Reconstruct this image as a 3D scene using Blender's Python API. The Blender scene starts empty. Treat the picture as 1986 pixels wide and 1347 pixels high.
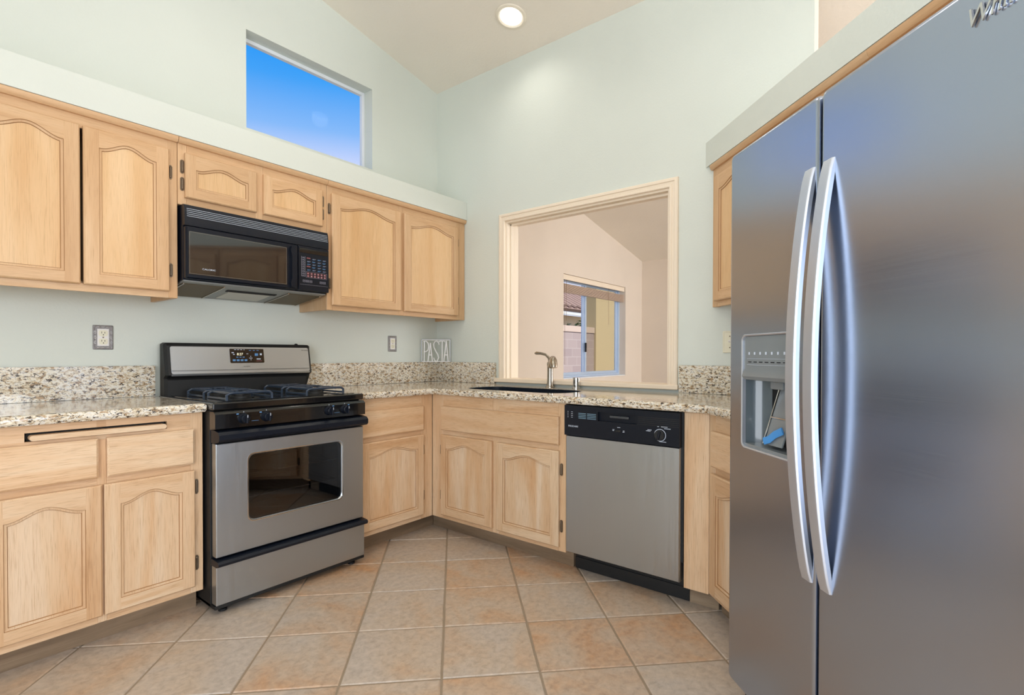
import bpy, bmesh, math, random
from mathutils import Vector, Matrix
random.seed(7)
PI=math.pi; S2=2**.5
sc=bpy.context.scene
COL=sc.collection

# ------------------------------------------------------------------ camera
W,H=1986,1347
F_PX,CX,CY=1005.68,994.78,697.97
yaw,pitch,roll=map(math.radians,(38.5377,-0.5946,0.0992))
cam=bpy.data.cameras.new('camera'); co=bpy.data.objects.new('camera',cam); COL.objects.link(co)
cam.sensor_fit='HORIZONTAL'; cam.sensor_width=36; cam.lens=F_PX/W*36
cam.shift_x=(W/2-CX)/W; cam.shift_y=(CY-H/2)/W; cam.clip_start=.02
fwd=Vector((math.cos(yaw)*math.cos(pitch),math.sin(yaw)*math.cos(pitch),math.sin(pitch)))
rt=Vector((math.sin(yaw),-math.cos(yaw),0)); up=rt.cross(fwd)
r2=rt*math.cos(roll)+up*math.sin(roll); u2=-rt*math.sin(roll)+up*math.cos(roll)
m=Matrix((r2,u2,-fwd)).transposed().to_4x4(); m.translation=Vector((-2.8843,-3.0792,1.1267))
co.matrix_world=m; sc.camera=co

# ------------------------------------------------------------------ view / world / lights
vs=sc.view_settings; vs.view_transform='Standard'; vs.look='None'; vs.gamma=1; vs.use_curve_mapping=False
vs.exposure=-0.30
sc.cycles.max_bounces=10; sc.cycles.diffuse_bounces=6; sc.cycles.glossy_bounces=5; sc.cycles.transparent_max_bounces=12
sc.cycles.sample_clamp_indirect=6
wd=bpy.data.worlds.new('sky'); sc.world=wd; wd.use_nodes=True
nt=wd.node_tree; nt.nodes.clear()
o_=nt.nodes.new('ShaderNodeOutputWorld'); bg=nt.nodes.new('ShaderNodeBackground')
tc=nt.nodes.new('ShaderNodeTexCoord'); sx=nt.nodes.new('ShaderNodeSeparateXYZ'); cr=nt.nodes.new('ShaderNodeValToRGB')
nt.links.new(tc.outputs['Generated'],sx.inputs[0]); nt.links.new(sx.outputs['Z'],cr.inputs[0])
nt.links.new(cr.outputs[0],bg.inputs[0]); nt.links.new(bg.outputs[0],o_.inputs[0]); bg.inputs[1].default_value=1.22
def lin(r,g,b):
    f=lambda c:(c/255/12.92) if c/255<=.04045 else ((c/255+.055)/1.055)**2.4
    return (f(r),f(g),f(b),1)
el=cr.color_ramp.elements
el[0].position=0; el[0].color=lin(225,232,250)
el[1].position=1; el[1].color=lin(0,70,190)
for p,c in ((.33,lin(200,215,255)),(.375,lin(135,188,252)),(.44,lin(66,163,250)),(.50,lin(0,148,250))):
    e=el.new(p); e.color=c
def sun(d,e,c):
    l=bpy.data.lights.new('sun','SUN'); l.energy=e; l.color=c; l.angle=.01
    o=bpy.data.objects.new('sun',l); COL.objects.link(o); o.rotation_euler=Vector(d).to_track_quat('-Z','Y').to_euler(); return o
sun((.25,.75,-.9),8,(1,.93,.82))
def area(name,loc,d,sx_,sy_,e,c):
    l=bpy.data.lights.new(name,'AREA'); l.shape='RECTANGLE'; l.size=sx_; l.size_y=sy_; l.energy=e; l.color=c
    o=bpy.data.objects.new(name,l); COL.objects.link(o); o.location=loc
    o.rotation_euler=Vector(d).to_track_quat('-Z','Z').to_euler(); return o
# added fill area lights, standing in for daylight from unseen west and south openings
area('fill_light_west',(-4.60,-3.3,1.25),(1,0,0),2.4,2.1,105,(.88,.94,1))
area('fill_light_south',(-2.6,-6.65,1.65),(0,1,.0),2.3,1.4,120,(.90,.95,1))
area('fill_light_south_two',(1.9,-6.65,1.6),(0,1,.0),2.3,1.6,210,(.95,.97,1))
CANS=[(-.30,-1.0),(-1.55,-1.05),(-1.1,-2.5),(-3.0,-2.0),(-2.4,-4.6),(2.0,-3.0)]  # first can is in view; the others are added out of view as fill

# ------------------------------------------------------------------ materials
def newmat(n):
    m=bpy.data.materials.new(n); m.use_nodes=True; nt=m.node_tree
    return m,nt,nt.nodes['Principled BSDF']
def N(nt,t,**k):
    n=nt.nodes.new(t)
    for a,b in k.items():
        if a.startswith('i_'): n.inputs[int(a[2:])].default_value=b
        else: setattr(n,a,b)
    return n
def ramp(nt,src,stops):
    r=N(nt,'ShaderNodeValToRGB'); e=r.color_ramp.elements
    e[0].position,e[0].color=stops[0]; e[1].position,e[1].color=stops[-1]
    for p,c in stops[1:-1]:
        x=e.new(p); x.color=c
    nt.links.new(src,r.inputs[0]); return r
def noise(nt,vec,scale,detail=3,rough=.5,dist=0):
    n=N(nt,'ShaderNodeTexNoise'); n.inputs['Scale'].default_value=scale; n.inputs['Detail'].default_value=detail
    n.inputs['Roughness'].default_value=rough; n.inputs['Distortion'].default_value=dist
    if vec is not None: nt.links.new(vec,n.inputs['Vector'])
    return n
def bump(nt,bsdf,h,st,dist=.002):
    b=N(nt,'ShaderNodeBump'); b.inputs['Strength'].default_value=st; b.inputs['Distance'].default_value=dist
    nt.links.new(h,b.inputs['Height']); nt.links.new(b.outputs[0],bsdf.inputs['Normal']); return b
def plain(n,c,rough=.5,metal=0,coat=0,spec=None,em=0,bumps=None):
    m,nt,b=newmat(n); b.inputs['Base Color'].default_value=c; b.inputs['Roughness'].default_value=rough
    b.inputs['Metallic'].default_value=metal; b.inputs['Coat Weight'].default_value=coat
    if spec is not None: b.inputs['Specular IOR Level'].default_value=spec
    if em: b.inputs['Emission Color'].default_value=c; b.inputs['Emission Strength'].default_value=em
    if bumps:
        t=N(nt,'ShaderNodeTexCoord'); nn=noise(nt,t.outputs['Object'],bumps[0],3,.6); bump(nt,b,nn.outputs[0],bumps[1],bumps[2])
    return m
def paint(n,c,sc_=90,st=.35):
    m,nt,b=newmat(n); b.inputs['Roughness'].default_value=.75; b.inputs['Specular IOR Level'].default_value=.3
    g=N(nt,'ShaderNodeNewGeometry')
    n1=noise(nt,g.outputs['Position'],1.3,3,.5); n2=noise(nt,g.outputs['Position'],sc_,3,.55)
    c2=tuple(x*.955 for x in c[:3])+(1,)
    r=ramp(nt,n1.outputs[0],[(.35,c2),(.65,c)]); nt.links.new(r.outputs[0],b.inputs['Base Color'])
    bump(nt,b,n2.outputs[0],st,.0025); return m
def wood(n,hor,c1,c2,c3,g=(.80,.75,.69)):
    m,nt,b=newmat(n); b.inputs['Roughness'].default_value=.42; b.inputs['Specular IOR Level'].default_value=.4
    t=N(nt,'ShaderNodeTexCoord'); oi=N(nt,'ShaderNodeObjectInfo')
    add=N(nt,'ShaderNodeVectorMath',operation='ADD'); mu=N(nt,'ShaderNodeMath',operation='MULTIPLY'); mu.inputs[1].default_value=37
    nt.links.new(oi.outputs['Random'],mu.inputs[0]); nt.links.new(t.outputs['Object'],add.inputs[0]); nt.links.new(mu.outputs[0],add.inputs[1])
    mp=N(nt,'ShaderNodeMapping'); nt.links.new(add.outputs[0],mp.inputs[0])
    mp.inputs['Scale'].default_value=(1.1,11,11) if hor else (8,8,.9)
    big=noise(nt,mp.outputs[0],1.0,4,.55,.8)
    mp2=N(nt,'ShaderNodeMapping'); nt.links.new(add.outputs[0],mp2.inputs[0])
    mp2.inputs['Scale'].default_value=(16,420,420) if hor else (420,420,12)
    fine=noise(nt,mp2.outputs[0],1.0,3,.6,.15)
    r=ramp(nt,big.outputs[0],[(.28,c3),(.5,c1),(.72,c2)])
    r2=ramp(nt,fine.outputs[0],[(.30,(*g,1)),(.48,(1,1,1,1)),(.75,(1.05,1.05,1.05,1))])
    mx=N(nt,'ShaderNodeMix',data_type='RGBA',blend_type='MULTIPLY'); mx.inputs[0].default_value=.75
    nt.links.new(r.outputs[0],mx.inputs[6]); nt.links.new(r2.outputs[0],mx.inputs[7])
    hs=N(nt,'ShaderNodeHueSaturation'); mr=N(nt,'ShaderNodeMapRange'); mr.inputs[3].default_value=.94; mr.inputs[4].default_value=1.05
    nt.links.new(oi.outputs['Random'],mr.inputs[0]); nt.links.new(mr.outputs[0],hs.inputs['Value']); nt.links.new(mx.outputs[2],hs.inputs['Color'])
    nt.links.new(hs.outputs[0],b.inputs['Base Color']); bump(nt,b,fine.outputs[0],.12,.0006); return m
uc=(lin(207,170,130),lin(215,182,144),lin(196,156,114))
lc=(lin(211,178,142),lin(220,196,166),lin(198,158,118))
WUV=wood('upper_oak_vertical',False,*uc); WUH=wood('upper_oak_horizontal',True,*uc)
WLV=wood('base_oak_vertical',False,*lc,(.68,.60,.52)); WLH=wood('base_oak_horizontal',True,*lc,(.68,.60,.52))
PUV=wood('upper_oak_panel',False,lin(218,181,136),lin(224,191,150),lin(210,168,120))
PLV=wood('base_oak_panel',False,lin(214,184,150),lin(224,204,180),lin(204,160,116),(.68,.60,.52))
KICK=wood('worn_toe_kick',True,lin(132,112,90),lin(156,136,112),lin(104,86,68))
GROOVE=plain('stained_groove',lin(150,108,66),.6)
TRIMW=plain('cream_casing',lin(236,222,202),.4)
TRIMV=plain('cream_casing_jamb',lin(234,221,202),.4)
GREEN=paint('pale_green_wall_paint',lin(213,219,212))
BEIGE=paint('beige_wall_paint',lin(222,210,196))
CEIL=paint('beige_ceiling_paint',lin(235,228,216),60,.6)
def granite():
    m,nt,b=newmat('speckled_granite'); b.inputs['Roughness'].default_value=.12; b.inputs['Coat Weight'].default_value=.3
    g=N(nt,'ShaderNodeNewGeometry'); P=g.outputs['Position']
    mp=N(nt,'ShaderNodeMapping'); nt.links.new(P,mp.inputs[0]); mp.inputs['Rotation'].default_value=(.5,.7,.5); mp.inputs['Scale'].default_value=(1,1.0,1.9)
    a=noise(nt,mp.outputs[0],48,4,.65,.8); base=ramp(nt,a.outputs[0],[(.33,lin(150,128,104)),(.42,lin(196,180,152)),(.50,lin(226,218,200)),(.60,lin(222,219,212)),(.72,lin(168,164,160))])
    c=noise(nt,mp.outputs[0],66,3,.7,.9); dk=ramp(nt,c.outputs[0],[(.555,(0,0,0,1)),(.59,(1,1,1,1))])
    d=noise(nt,mp.outputs[0],33,3,.6,.5); tn=ramp(nt,d.outputs[0],[(.56,(0,0,0,1)),(.63,(1,1,1,1))])
    m1=N(nt,'ShaderNodeMix',data_type='RGBA'); nt.links.new(tn.outputs[0],m1.inputs[0]); nt.links.new(base.outputs[0],m1.inputs[6]); m1.inputs[7].default_value=lin(170,142,108)
    m2=N(nt,'ShaderNodeMix',data_type='RGBA'); nt.links.new(dk.outputs[0],m2.inputs[0]); nt.links.new(m1.outputs[2],m2.inputs[6]); m2.inputs[7].default_value=lin(66,56,48)
    nt.links.new(m2.outputs[2],b.inputs['Base Color']); return m
GRAN=granite()
T_=.3476; TA=-2.0593; TB=.0954
def tilemat():
    m,nt,b=newmat('terracotta_floor_tile'); b.inputs['Roughness'].default_value=.38
    g=N(nt,'ShaderNodeNewGeometry'); P=g.outputs['Position']
    da=N(nt,'ShaderNodeVectorMath',operation='DOT_PRODUCT'); da.inputs[1].default_value=(1/S2/T_,1/S2/T_,0)
    db=N(nt,'ShaderNodeVectorMath',operation='DOT_PRODUCT'); db.inputs[1].default_value=(1/S2/T_,-1/S2/T_,0)
    cb=N(nt,'ShaderNodeCombineXYZ')
    for d,k,i in ((da,TA,0),(db,TB,1)):
        nt.links.new(P,d.inputs[0]); s=N(nt,'ShaderNodeMath',operation='SUBTRACT'); s.inputs[1].default_value=k/T_
        nt.links.new(d.outputs['Value'],s.inputs[0]); f=N(nt,'ShaderNodeMath',operation='FLOOR'); nt.links.new(s.outputs[0],f.inputs[0]); nt.links.new(f.outputs[0],cb.inputs[i])
    wn=N(nt,'ShaderNodeTexWhiteNoise',noise_dimensions='3D'); nt.links.new(cb.outputs[0],wn.inputs[0])
    ad=N(nt,'ShaderNodeVectorMath',operation='MULTIPLY_ADD'); ad.inputs[1].default_value=(9,9,9)
    nt.links.new(wn.outputs['Color'],ad.inputs[0]); nt.links.new(P,ad.inputs[2])
    n1=noise(nt,ad.outputs[0],3.2,5,.6,.6)
    sm=N(nt,'ShaderNodeMath',operation='MULTIPLY_ADD'); sm.inputs[1].default_value=.30
    nt.links.new(wn.outputs['Value'],sm.inputs[0]); nt.links.new(n1.outputs[0],sm.inputs[2])
    r=ramp(nt,sm.outputs[0],[(.42,lin(184,172,160)),(.60,lin(186,169,151)),(.76,lin(187,159,133)),(.92,lin(190,145,106))])
    n2=noise(nt,P,38,4,.65,.4); r2=ramp(nt,n2.outputs[0],[(.3,(.78,.77,.76,1)),(.5,(.97,.97,.97,1)),(.7,(1.12,1.12,1.12,1))])
    mx=N(nt,'ShaderNodeMix',data_type='RGBA',blend_type='MULTIPLY'); mx.inputs[0].default_value=1
    nt.links.new(r.outputs[0],mx.inputs[6]); nt.links.new(r2.outputs[0],mx.inputs[7]); nt.links.new(mx.outputs[2],b.inputs['Base Color'])
    bump(nt,b,n2.outputs[0],.25,.003); return m
TILE=tilemat(); GROUT=plain('grey_brown_grout',lin(150,134,114),.9,bumps=(150,.3,.002))
def steel(n,c,rough=.26,vertical=False,aniso=.0,st=.05,wav=0,rv=.2):
    m,nt,b=newmat(n); b.inputs['Metallic'].default_value=1; b.inputs['Base Color'].default_value=c
    b.inputs['Roughness'].default_value=rough
    t=N(nt,'ShaderNodeTexCoord'); mp=N(nt,'ShaderNodeMapping'); nt.links.new(t.outputs['Object'],mp.inputs[0])
    mp.inputs['Scale'].default_value=(900,900,3) if vertical else (3,900,900)
    n1=noise(nt,mp.outputs[0],1,2,.5)
    r=ramp(nt,n1.outputs[0],[(.3,(rough*(1-rv),)*3+(1,)),(.7,(rough*(1+rv),)*3+(1,))]); nt.links.new(r.outputs[0],b.inputs['Roughness'])
    bp=bump(nt,b,n1.outputs[0],st,.0004)
    if wav:
        mp2=N(nt,'ShaderNodeMapping'); nt.links.new(t.outputs['Object'],mp2.inputs[0]); mp2.inputs['Scale'].default_value=(5,1,1.3)
        n3=noise(nt,mp2.outputs[0],1,1,.4); b3=N(nt,'ShaderNodeBump'); b3.inputs['Strength'].default_value=wav; b3.inputs['Distance'].default_value=.02
        nt.links.new(n3.outputs[0],b3.inputs['Height']); nt.links.new(b3.outputs[0],bp.inputs['Normal'])
    return m
STEEL=steel('brushed_stainless_steel',lin(181,187,192),.36,True,st=.006,wav=.04)
STEELD=steel('fridge_stainless_steel',lin(173,184,203),.25,vertical=False,st=.003,wav=.06,rv=.06)
HANDLE=plain('satin_handle_metal',lin(205,212,224),.42,.85)
NICKEL=plain('brushed_nickel',lin(176,168,156),.25,1)
CHROME=plain('chrome',lin(215,215,215),.12,1)
BLACK=plain('black_enamel',lin(14,14,16),.12,coat=.5)
BLACKP=plain('black_plastic',lin(14,20,31),.32,spec=.3)
BLACKM=plain('black_matte_plastic',lin(16,18,20),.55)
GRATE=plain('cast_iron_grate',lin(44,58,76),.28,coat=.5)
BRONZE=plain('antique_bronze',lin(122,108,92),.38,.8)
PEWTER=plain('pewter_plate',lin(150,148,150),.35,.85,bumps=(260,1,.003))
IVORY=plain('ivory_plastic',lin(226,222,200),.4)
WHITEP=plain('white_plastic',lin(228,226,224),.4)
DARK=plain('dark_hole',lin(12,12,12),.8)
WHITEMET=plain('white_enamel_wire',lin(246,247,250),.4)
BLUEMET=plain('blue_grey_wire',lin(150,165,180),.4)
FRAMEW=plain('white_window_frame',lin(225,230,236),.45)
FRAMEB=plain('aluminium_window_frame',lin(192,210,232),.35,.3)
GREYP=plain('grey_dispenser_plastic',lin(120,128,132),.3,coat=.2)
GREYD=plain('dark_grey_dispenser_plastic',lin(82,92,98),.15,coat=.4)
HOODG=plain('grey_hood_underside',lin(140,142,140),.4,.3)
FILTER=plain('mesh_grease_filter',lin(112,100,78),.5,.6,bumps=(500,1,.004))
BLUE=plain('blue_plastic_strip',lin(70,140,205),.4)
SINKM=plain('dark_composite_sink',lin(26,34,44),.2,coat=.3)
INK=plain('white_print',lin(200,210,225),.6)
INKR=plain('red_print',lin(140,82,84),.6)
INKB=plain('blue_print',lin(90,140,190),.6)
INKD=plain('grey_print',lin(110,105,98),.5)
LED=plain('lit_clock_digits',lin(255,250,215),.5,em=.5)
LAMP=plain('lamp_lens',(1,.97,.92,1),.5,em=3)
CANW=plain('white_lamp_trim',lin(232,224,208),.5)
def glass(n,tint=(1,1,1,1),fac=None,rough=0.0,ior=1.45):
    m=bpy.data.materials.new(n); m.use_nodes=True; nt=m.node_tree; nt.nodes.clear()
    o=N(nt,'ShaderNodeOutputMaterial'); t=N(nt,'ShaderNodeBsdfTransparent'); g=N(nt,'ShaderNodeBsdfGlossy'); x=N(nt,'ShaderNodeMixShader')
    t.inputs[0].default_value=tint; g.inputs['Roughness'].default_value=rough
    if fac is None:
        f=N(nt,'ShaderNodeLayerWeight'); f.inputs[0].default_value=.5
        p=N(nt,'ShaderNodeMath',operation='POWER'); p.inputs[1].default_value=5; q=N(nt,'ShaderNodeMath',operation='MULTIPLY_ADD'); q.inputs[1].default_value=.3; q.inputs[2].default_value=.006
        nt.links.new(f.outputs['Facing'],p.inputs[0]); nt.links.new(p.outputs[0],q.inputs[0]); nt.links.new(q.outputs[0],x.inputs[0])
    else: x.inputs[0].default_value=fac
    nt.links.new(t.outputs[0],x.inputs[1]); nt.links.new(g.outputs[0],x.inputs[2]); nt.links.new(x.outputs[0],o.inputs[0]); return m
PANE=glass('window_pane')
MWGLASS=plain('smoked_microwave_glass',lin(20,22,26),.06,coat=1.0)
MWGLASS.node_tree.nodes['Principled BSDF'].inputs['Specular IOR Level'].default_value=1.0
OVGLASS=glass('oven_window_glass',(.45,.46,.5,1),.09)
SCREEN=glass('insect_screen',(.80,.78,.72,1),.03,.5)
OVEN_IN=plain('dark_oven_enamel',lin(52,62,66),.4)

# ------------------------------------------------------------------ mesh helpers
def roundrect(x0,x1,z0,z1,r,n=5):
    p=[]
    for cx,cz,a0 in ((x1-r,z0+r,-90),(x1-r,z1-r,0),(x0+r,z1-r,90),(x0+r,z0+r,180)):
        for i in range(n+1):
            a=math.radians(a0+90*i/n); p.append((cx+r*math.cos(a),cz+r*math.sin(a)))
    return p
class M:
    def __init__(s): s.bm=bmesh.new()
    def box(s,x0,x1,y0,y1,z0,z1,bev=0,mi=0,seg=2):
        mt=Matrix.Translation(((x0+x1)/2,(y0+y1)/2,(z0+z1)/2))@Matrix.Diagonal((abs(x1-x0),abs(y1-y0),abs(z1-z0),1))
        r=bmesh.ops.create_cube(s.bm,size=1,matrix=mt); vs=r['verts']
        for f in {f for v in vs for f in v.link_faces}: f.material_index=mi
        if bev:
            es=list({e for v in vs for e in v.link_edges})
            bmesh.ops.bevel(s.bm,geom=es,offset=bev,segments=seg,profile=.5,affect='EDGES')
        return s
    def face(s,pts,mi=0):
        f=s.bm.faces.new([s.bm.verts.new(p) for p in pts]); f.material_index=mi; return f
    def rings(s,rs,mi=0,cap0=False,cap1=False,closed=True,mis=None):
        V=[[s.bm.verts.new(p) for p in r] for r in rs]; n=len(V[0])
        for k,(a,b) in enumerate(zip(V,V[1:])):
            for i in range(n if closed else n-1):
                j=(i+1)%n
                try:
                    f=s.bm.faces.new((a[i],a[j],b[j],b[i])); f.material_index=mis[k] if mis else mi
                except ValueError: pass
        if cap0: f=s.bm.faces.new(V[0][::-1]); f.material_index=mi
        if cap1: f=s.bm.faces.new(V[-1]); f.material_index=(mis[-1] if mis else mi)
        return V
    def prism(s,poly,f,d0,d1,mi=0):
        """poly 2-D, f maps (u,v,d)->3-D"""
        s.rings([[f(u,v,d0) for u,v in poly],[f(u,v,d1) for u,v in poly]],mi,True,True); return s
    def cyl(s,p0,p1,r,seg=24,r1=None,mi=0):
        return s.tube([p0,p1],[r,r if r1 is None else r1],seg,mi)
    def tube(s,pts,r,seg=12,mi=0,flat=1.0,ref=None):
        pts=[Vector(p) for p in pts]; rr=r if isinstance(r,(list,tuple)) else [r]*len(pts)
        rs=[]; ref=Vector(ref) if ref else None
        for i,p in enumerate(pts):
            t=(pts[min(i+1,len(pts)-1)]-pts[max(i-1,0)]).normalized()
            if ref is None:
                ref=Vector((0,0,1)) if abs(t.z)<.9 else Vector((1,0,0))
            a=(ref-t*ref.dot(t)).normalized(); b=t.cross(a); 
            rs.append([p+a*math.cos(2*PI*k/seg)*rr[i]*flat+b*math.sin(2*PI*k/seg)*rr[i] for k in range(seg)])
        s.rings(rs,mi,True,True); return s
    def lathe(s,c,prof,seg=32,ax='z',mi=0,capa=True,capb=True):
        rs=[]
        for r,h in prof:
            ring=[]
            for k in range(seg):
                a=2*PI*k/seg; u,v=r*math.cos(a),r*math.sin(a)
                ring.append(Vector(c)+(Vector((u,v,h)) if ax=='z' else Vector((u,h,v)) if ax=='y' else Vector((h,u,v))))
            rs.append(ring)
        s.rings(rs,mi,capa,capb); return s
    def xf(s,mt): bmesh.ops.transform(s.bm,matrix=mt,verts=s.bm.verts); return s
def link(name,bm,mats,parent=None,off=(0,0,0),smooth=True):
    for v in bm.verts: v.co-=Vector(off)
    bmesh.ops.recalc_face_normals(bm,faces=bm.faces)
    if smooth:
        for f in bm.faces: f.smooth=True
        for e in bm.edges:
            if len(e.link_faces)==2 and e.calc_face_angle(0)>math.radians(32): e.smooth=False
    me=bpy.data.meshes.new(name); bm.to_mesh(me); bm.free()
    for mm in (mats if isinstance(mats,(list,tuple)) else [mats]): me.materials.append(mm)
    o=bpy.data.objects.new(name,me); COL.objects.link(o)
    if smooth:
        w=o.modifiers.new('weighted_normal','WEIGHTED_NORMAL'); w.weight=100; w.keep_sharp=True
    if parent is not None: o.parent=parent
    return o
ROT={'N':0,'E':-PI/2,'D':-3*PI/4}
class Thing:
    def __init__(s,name,label,cat,frame='N',base=(0,0,0),group=None):
        s.base=Vector(base); a=ROT[frame]; s.a=a
        s.o=bpy.data.objects.new(name,None); COL.objects.link(s.o)
        s.o.location=Matrix.Rotation(a,3,'Z')@s.base; s.o.rotation_euler=(0,0,a); s.o.empty_display_size=.05
        s.o['label']=label; s.o['category']=cat
        if group: s.o['group']=group
    def part(s,name,mb,mats,parent=None,label=None):
        o=link(name,mb.bm,mats,parent or s.o,s.base)
        if label: o['label']=label
        return o
    def text(s,name,txt,size,loc,mat,parent=None,depth=.0008,rot=0,label=None,shear=0,sx=1,align='LEFT'):
        """text standing on a vertical face that looks towards local -y"""
        cu=bpy.data.curves.new(name,'FONT'); cu.body=txt; cu.size=size; cu.extrude=depth; cu.shear=shear; cu.align_x=align
        to=bpy.data.objects.new(name,cu); dg=bpy.context.evaluated_depsgraph_get()
        COL.objects.link(to); dg.update(); me=bpy.data.meshes.new_from_object(to.evaluated_get(dg))
        bpy.data.objects.remove(to)
        me.transform(Matrix.Translation(Vector(loc)-s.base)@Matrix.Rotation(rot,4,'Y')@Matrix.Rotation(PI/2,4,'X')@Matrix.Diagonal((sx,1,1,1)))
        me.materials.clear(); me.materials.append(mat)
        o=bpy.data.objects.new(name,me); COL.objects.link(o); o.parent=parent or s.o
        if label: o['label']=label
        return o
def marks(T,name,boxes,mat,parent):
    for b in boxes:
        mb=M(); mb.box(*b); T.part(name,mb,[mat],parent)
def struct(name,mb,mats,parent=None,smooth=True):
    o=link(name,mb.bm,mats,parent,(0,0,0),smooth)
    if parent is None: o['kind']='structure'
    return o
def tag(o,label,cat,group=None,kind=None):
    o['label']=label; o['category']=cat
    if group: o['group']=group
    if kind: o['kind']=kind
    return o
def AB(A,B): return ((A+B)/S2,(A-B)/S2)
def ceilz(x): return 3.212-.207*x if x>-2.2 else 3.667+.207*(x+2.2)

# ================================================================== SETTING
XW,YS,XE=-4.7,-6.7,3.84
# floor: tiles laid diagonally on a bed of grout
fm=M(); fm.box(XW-.1,XE+.1,YS-.1,.14,-.12,-.004,mi=1)
g=.0036
for i in range(-26,14):
    for j in range(-14,26):
        a0,a1=TA+i*T_+g,TA+(i+1)*T_-g; b0,b1=TB+j*T_+g,TB+(j+1)*T_-g
        cs=[AB(a0,b0),AB(a1,b0),AB(a1,b1),AB(a0,b1)]
        if max(c[0] for c in cs)<XW or min(c[0] for c in cs)>.0 or max(c[1] for c in cs)<YS or min(c[1] for c in cs)>0: continue
        if max(c[0] for c in cs)>.35: continue
        rings=[]
        for ins,z in ((0,-.006),(.0005,-.003),(.003,-.0005),(.006,0)):
            ring=[]
            pts=[(a0+ins,b0+ins),(a1-ins,b0+ins),(a1-ins,b1-ins),(a0+ins,b1-ins)]
            for k in range(4):
                p,q=pts[k],pts[(k+1)%4]
                for t in range(5):
                    w=(random.random()-.5)*.0016 if t else 0
                    u=p[0]+(q[0]-p[0])*t/5; v=p[1]+(q[1]-p[1])*t/5
                    if k%2==0: v+=w
                    else: u+=w
                    x,y=AB(u,v); ring.append((x,y,z))
            rings.append(ring)
        fm.rings(rings,0,cap1=True)
struct('floor',fm,[TILE,GROUT])
# walls -------------------------------------------------------------
def slab_x(mb,poly,y0,y1,mi=0): mb.prism(poly,lambda u,v,d:(u,d,v),y0,y1,mi)
wn=M()
def col(x0,x1,z0,z1=None,brk=True):
    if z1 is None:
        if x0<-2.2<x1: col(x0,-2.2,z0); col(-2.2,x1,z0); return
        slab_x(wn,[(x0,z0),(x1,z0),(x1,ceilz(x1)+.02),(x0,ceilz(x0)+.02)],0,.14)
    else: slab_x(wn,[(x0,z0),(x1,z0),(x1,z1),(x0,z1)],0,.14)
CX0,CX1,CZ0,CZ1=-1.492,-.622,2.436,3.0
col(XW,CX0,-.02); col(CX0,CX1,-.02,CZ0); col(CX0,CX1,CZ1); col(CX1,0.05,-.02)
struct('wall_north',wn,GREEN)
wn=M(); FX0,FX1,FZ0,FZ1=1.862,3.345,.86,2.01
col(.05,FX0,-.02); col(FX0,FX1,-.02,FZ0); col(FX0,FX1,FZ1); col(FX1,XE,-.02)
struct('wall_north_dining',wn,BEIGE)
# sink wall with the pass-through opening
we=M(); PY0,PY1,PZ0,PZ1=-.715,-1.928,.930,2.08; SW=.115; WE=-2.645
def pe(poly,x0=0,x1=SW,mb=we):
    mb.rings([[(x0,u,v) for u,v in poly],[(x1,u,v-(.207*(x1-x0) if v>3 else 0)) for u,v in poly]],0,True,True)
top=ceilz(0)+.02
pe([(0,-.02),(PY0,-.02),(PY0,top),(0,top)]); pe([(PY1,-.02),(WE,-.02),(WE,top),(PY1,top)])
pe([(PY0,-.02),(PY1,-.02),(PY1,PZ0),(PY0,PZ0)]); pe([(PY0,PZ1),(PY1,PZ1),(PY1,top),(PY0,top)])
for f in we.bm.faces:
    c=f.calc_center_median(); f.normal_update()
    if c.x>SW-.001 or c.y<WE+.001: f.material_index=1
struct('wall_east',we,[GREEN,BEIGE])
# low diagonal wall behind the fridge
wdg=M(); B0,B1=1.845,1.955
p=[AB(-B0,B0),AB(-4.2,B0),AB(-4.2,B1),AB(-B0-.02,B1)]
wdg.prism(p,lambda u,v,d:(u,v,d),-.02,2.284); struct('wall_diagonal',wdg,GREEN)
# outer walls of the other rooms
wf=M(); wf.box(XE,XE+.14,YS,.14,-.02,ceilz(XE)+.02); struct('wall_far_east',wf,BEIGE)
ws=M()
def cs_(x0,x1,z0,z1=None):
    if z1 is None:
        if x0<-2.2<x1: cs_(x0,-2.2,z0); cs_(-2.2,x1,z0); return
        slab_x(ws,[(x0,z0),(x1,z0),(x1,ceilz(x1)+.02),(x0,ceilz(x0)+.02)],YS-.14,YS)
    else: slab_x(ws,[(x0,z0),(x1,z0),(x1,z1),(x0,z1)],YS-.14,YS)
cs_(XW,-3.8,-.02); cs_(-3.8,-1.4,-.02,.9); cs_(-3.8,-1.4,2.4); cs_(-1.4,.7,-.02); cs_(.7,3.1,-.02,.75); cs_(.7,3.1,2.45); cs_(3.1,XE,-.02)
struct('wall_south',ws,BEIGE)
ww=M(); h=ceilz(XW)+.02
for a,b,z0,z1 in ((YS,-4.6,-.02,h),(-4.6,-2.0,2.35,h),(-2.0,0,-.02,h)): ww.box(XW-.14,XW,a,b,z0,z1)
struct('wall_west',ww,GREEN)
# ceiling: two sloped planes meeting in a ridge
cm=M()
pr=[(XW-.14,ceilz(XW-.14)),(-2.2,3.667),(XE+.14,ceilz(XE+.14)),(XE+.14,ceilz(XE+.14)+.15),(-2.2,3.82),(XW-.14,ceilz(XW-.14)+.15)]
slab_x(cm,pr,YS-.14,.14); struct('ceiling',cm,CEIL)
# plant-ledge soffits
s1=M(); s1.box(-3.6,-.001,-.332,-.001,2.150,2.284,.004); struct('trim_1',s1,GREEN)
s2=M(); Bs=1.505
s2.prism([AB(-Bs,Bs),AB(-4.0,Bs),AB(-4.0,B0),AB(-B0,B0)],lambda u,v,d:(u,v,d),2.150,2.284); struct('trim_2',s2,GREEN)

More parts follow.
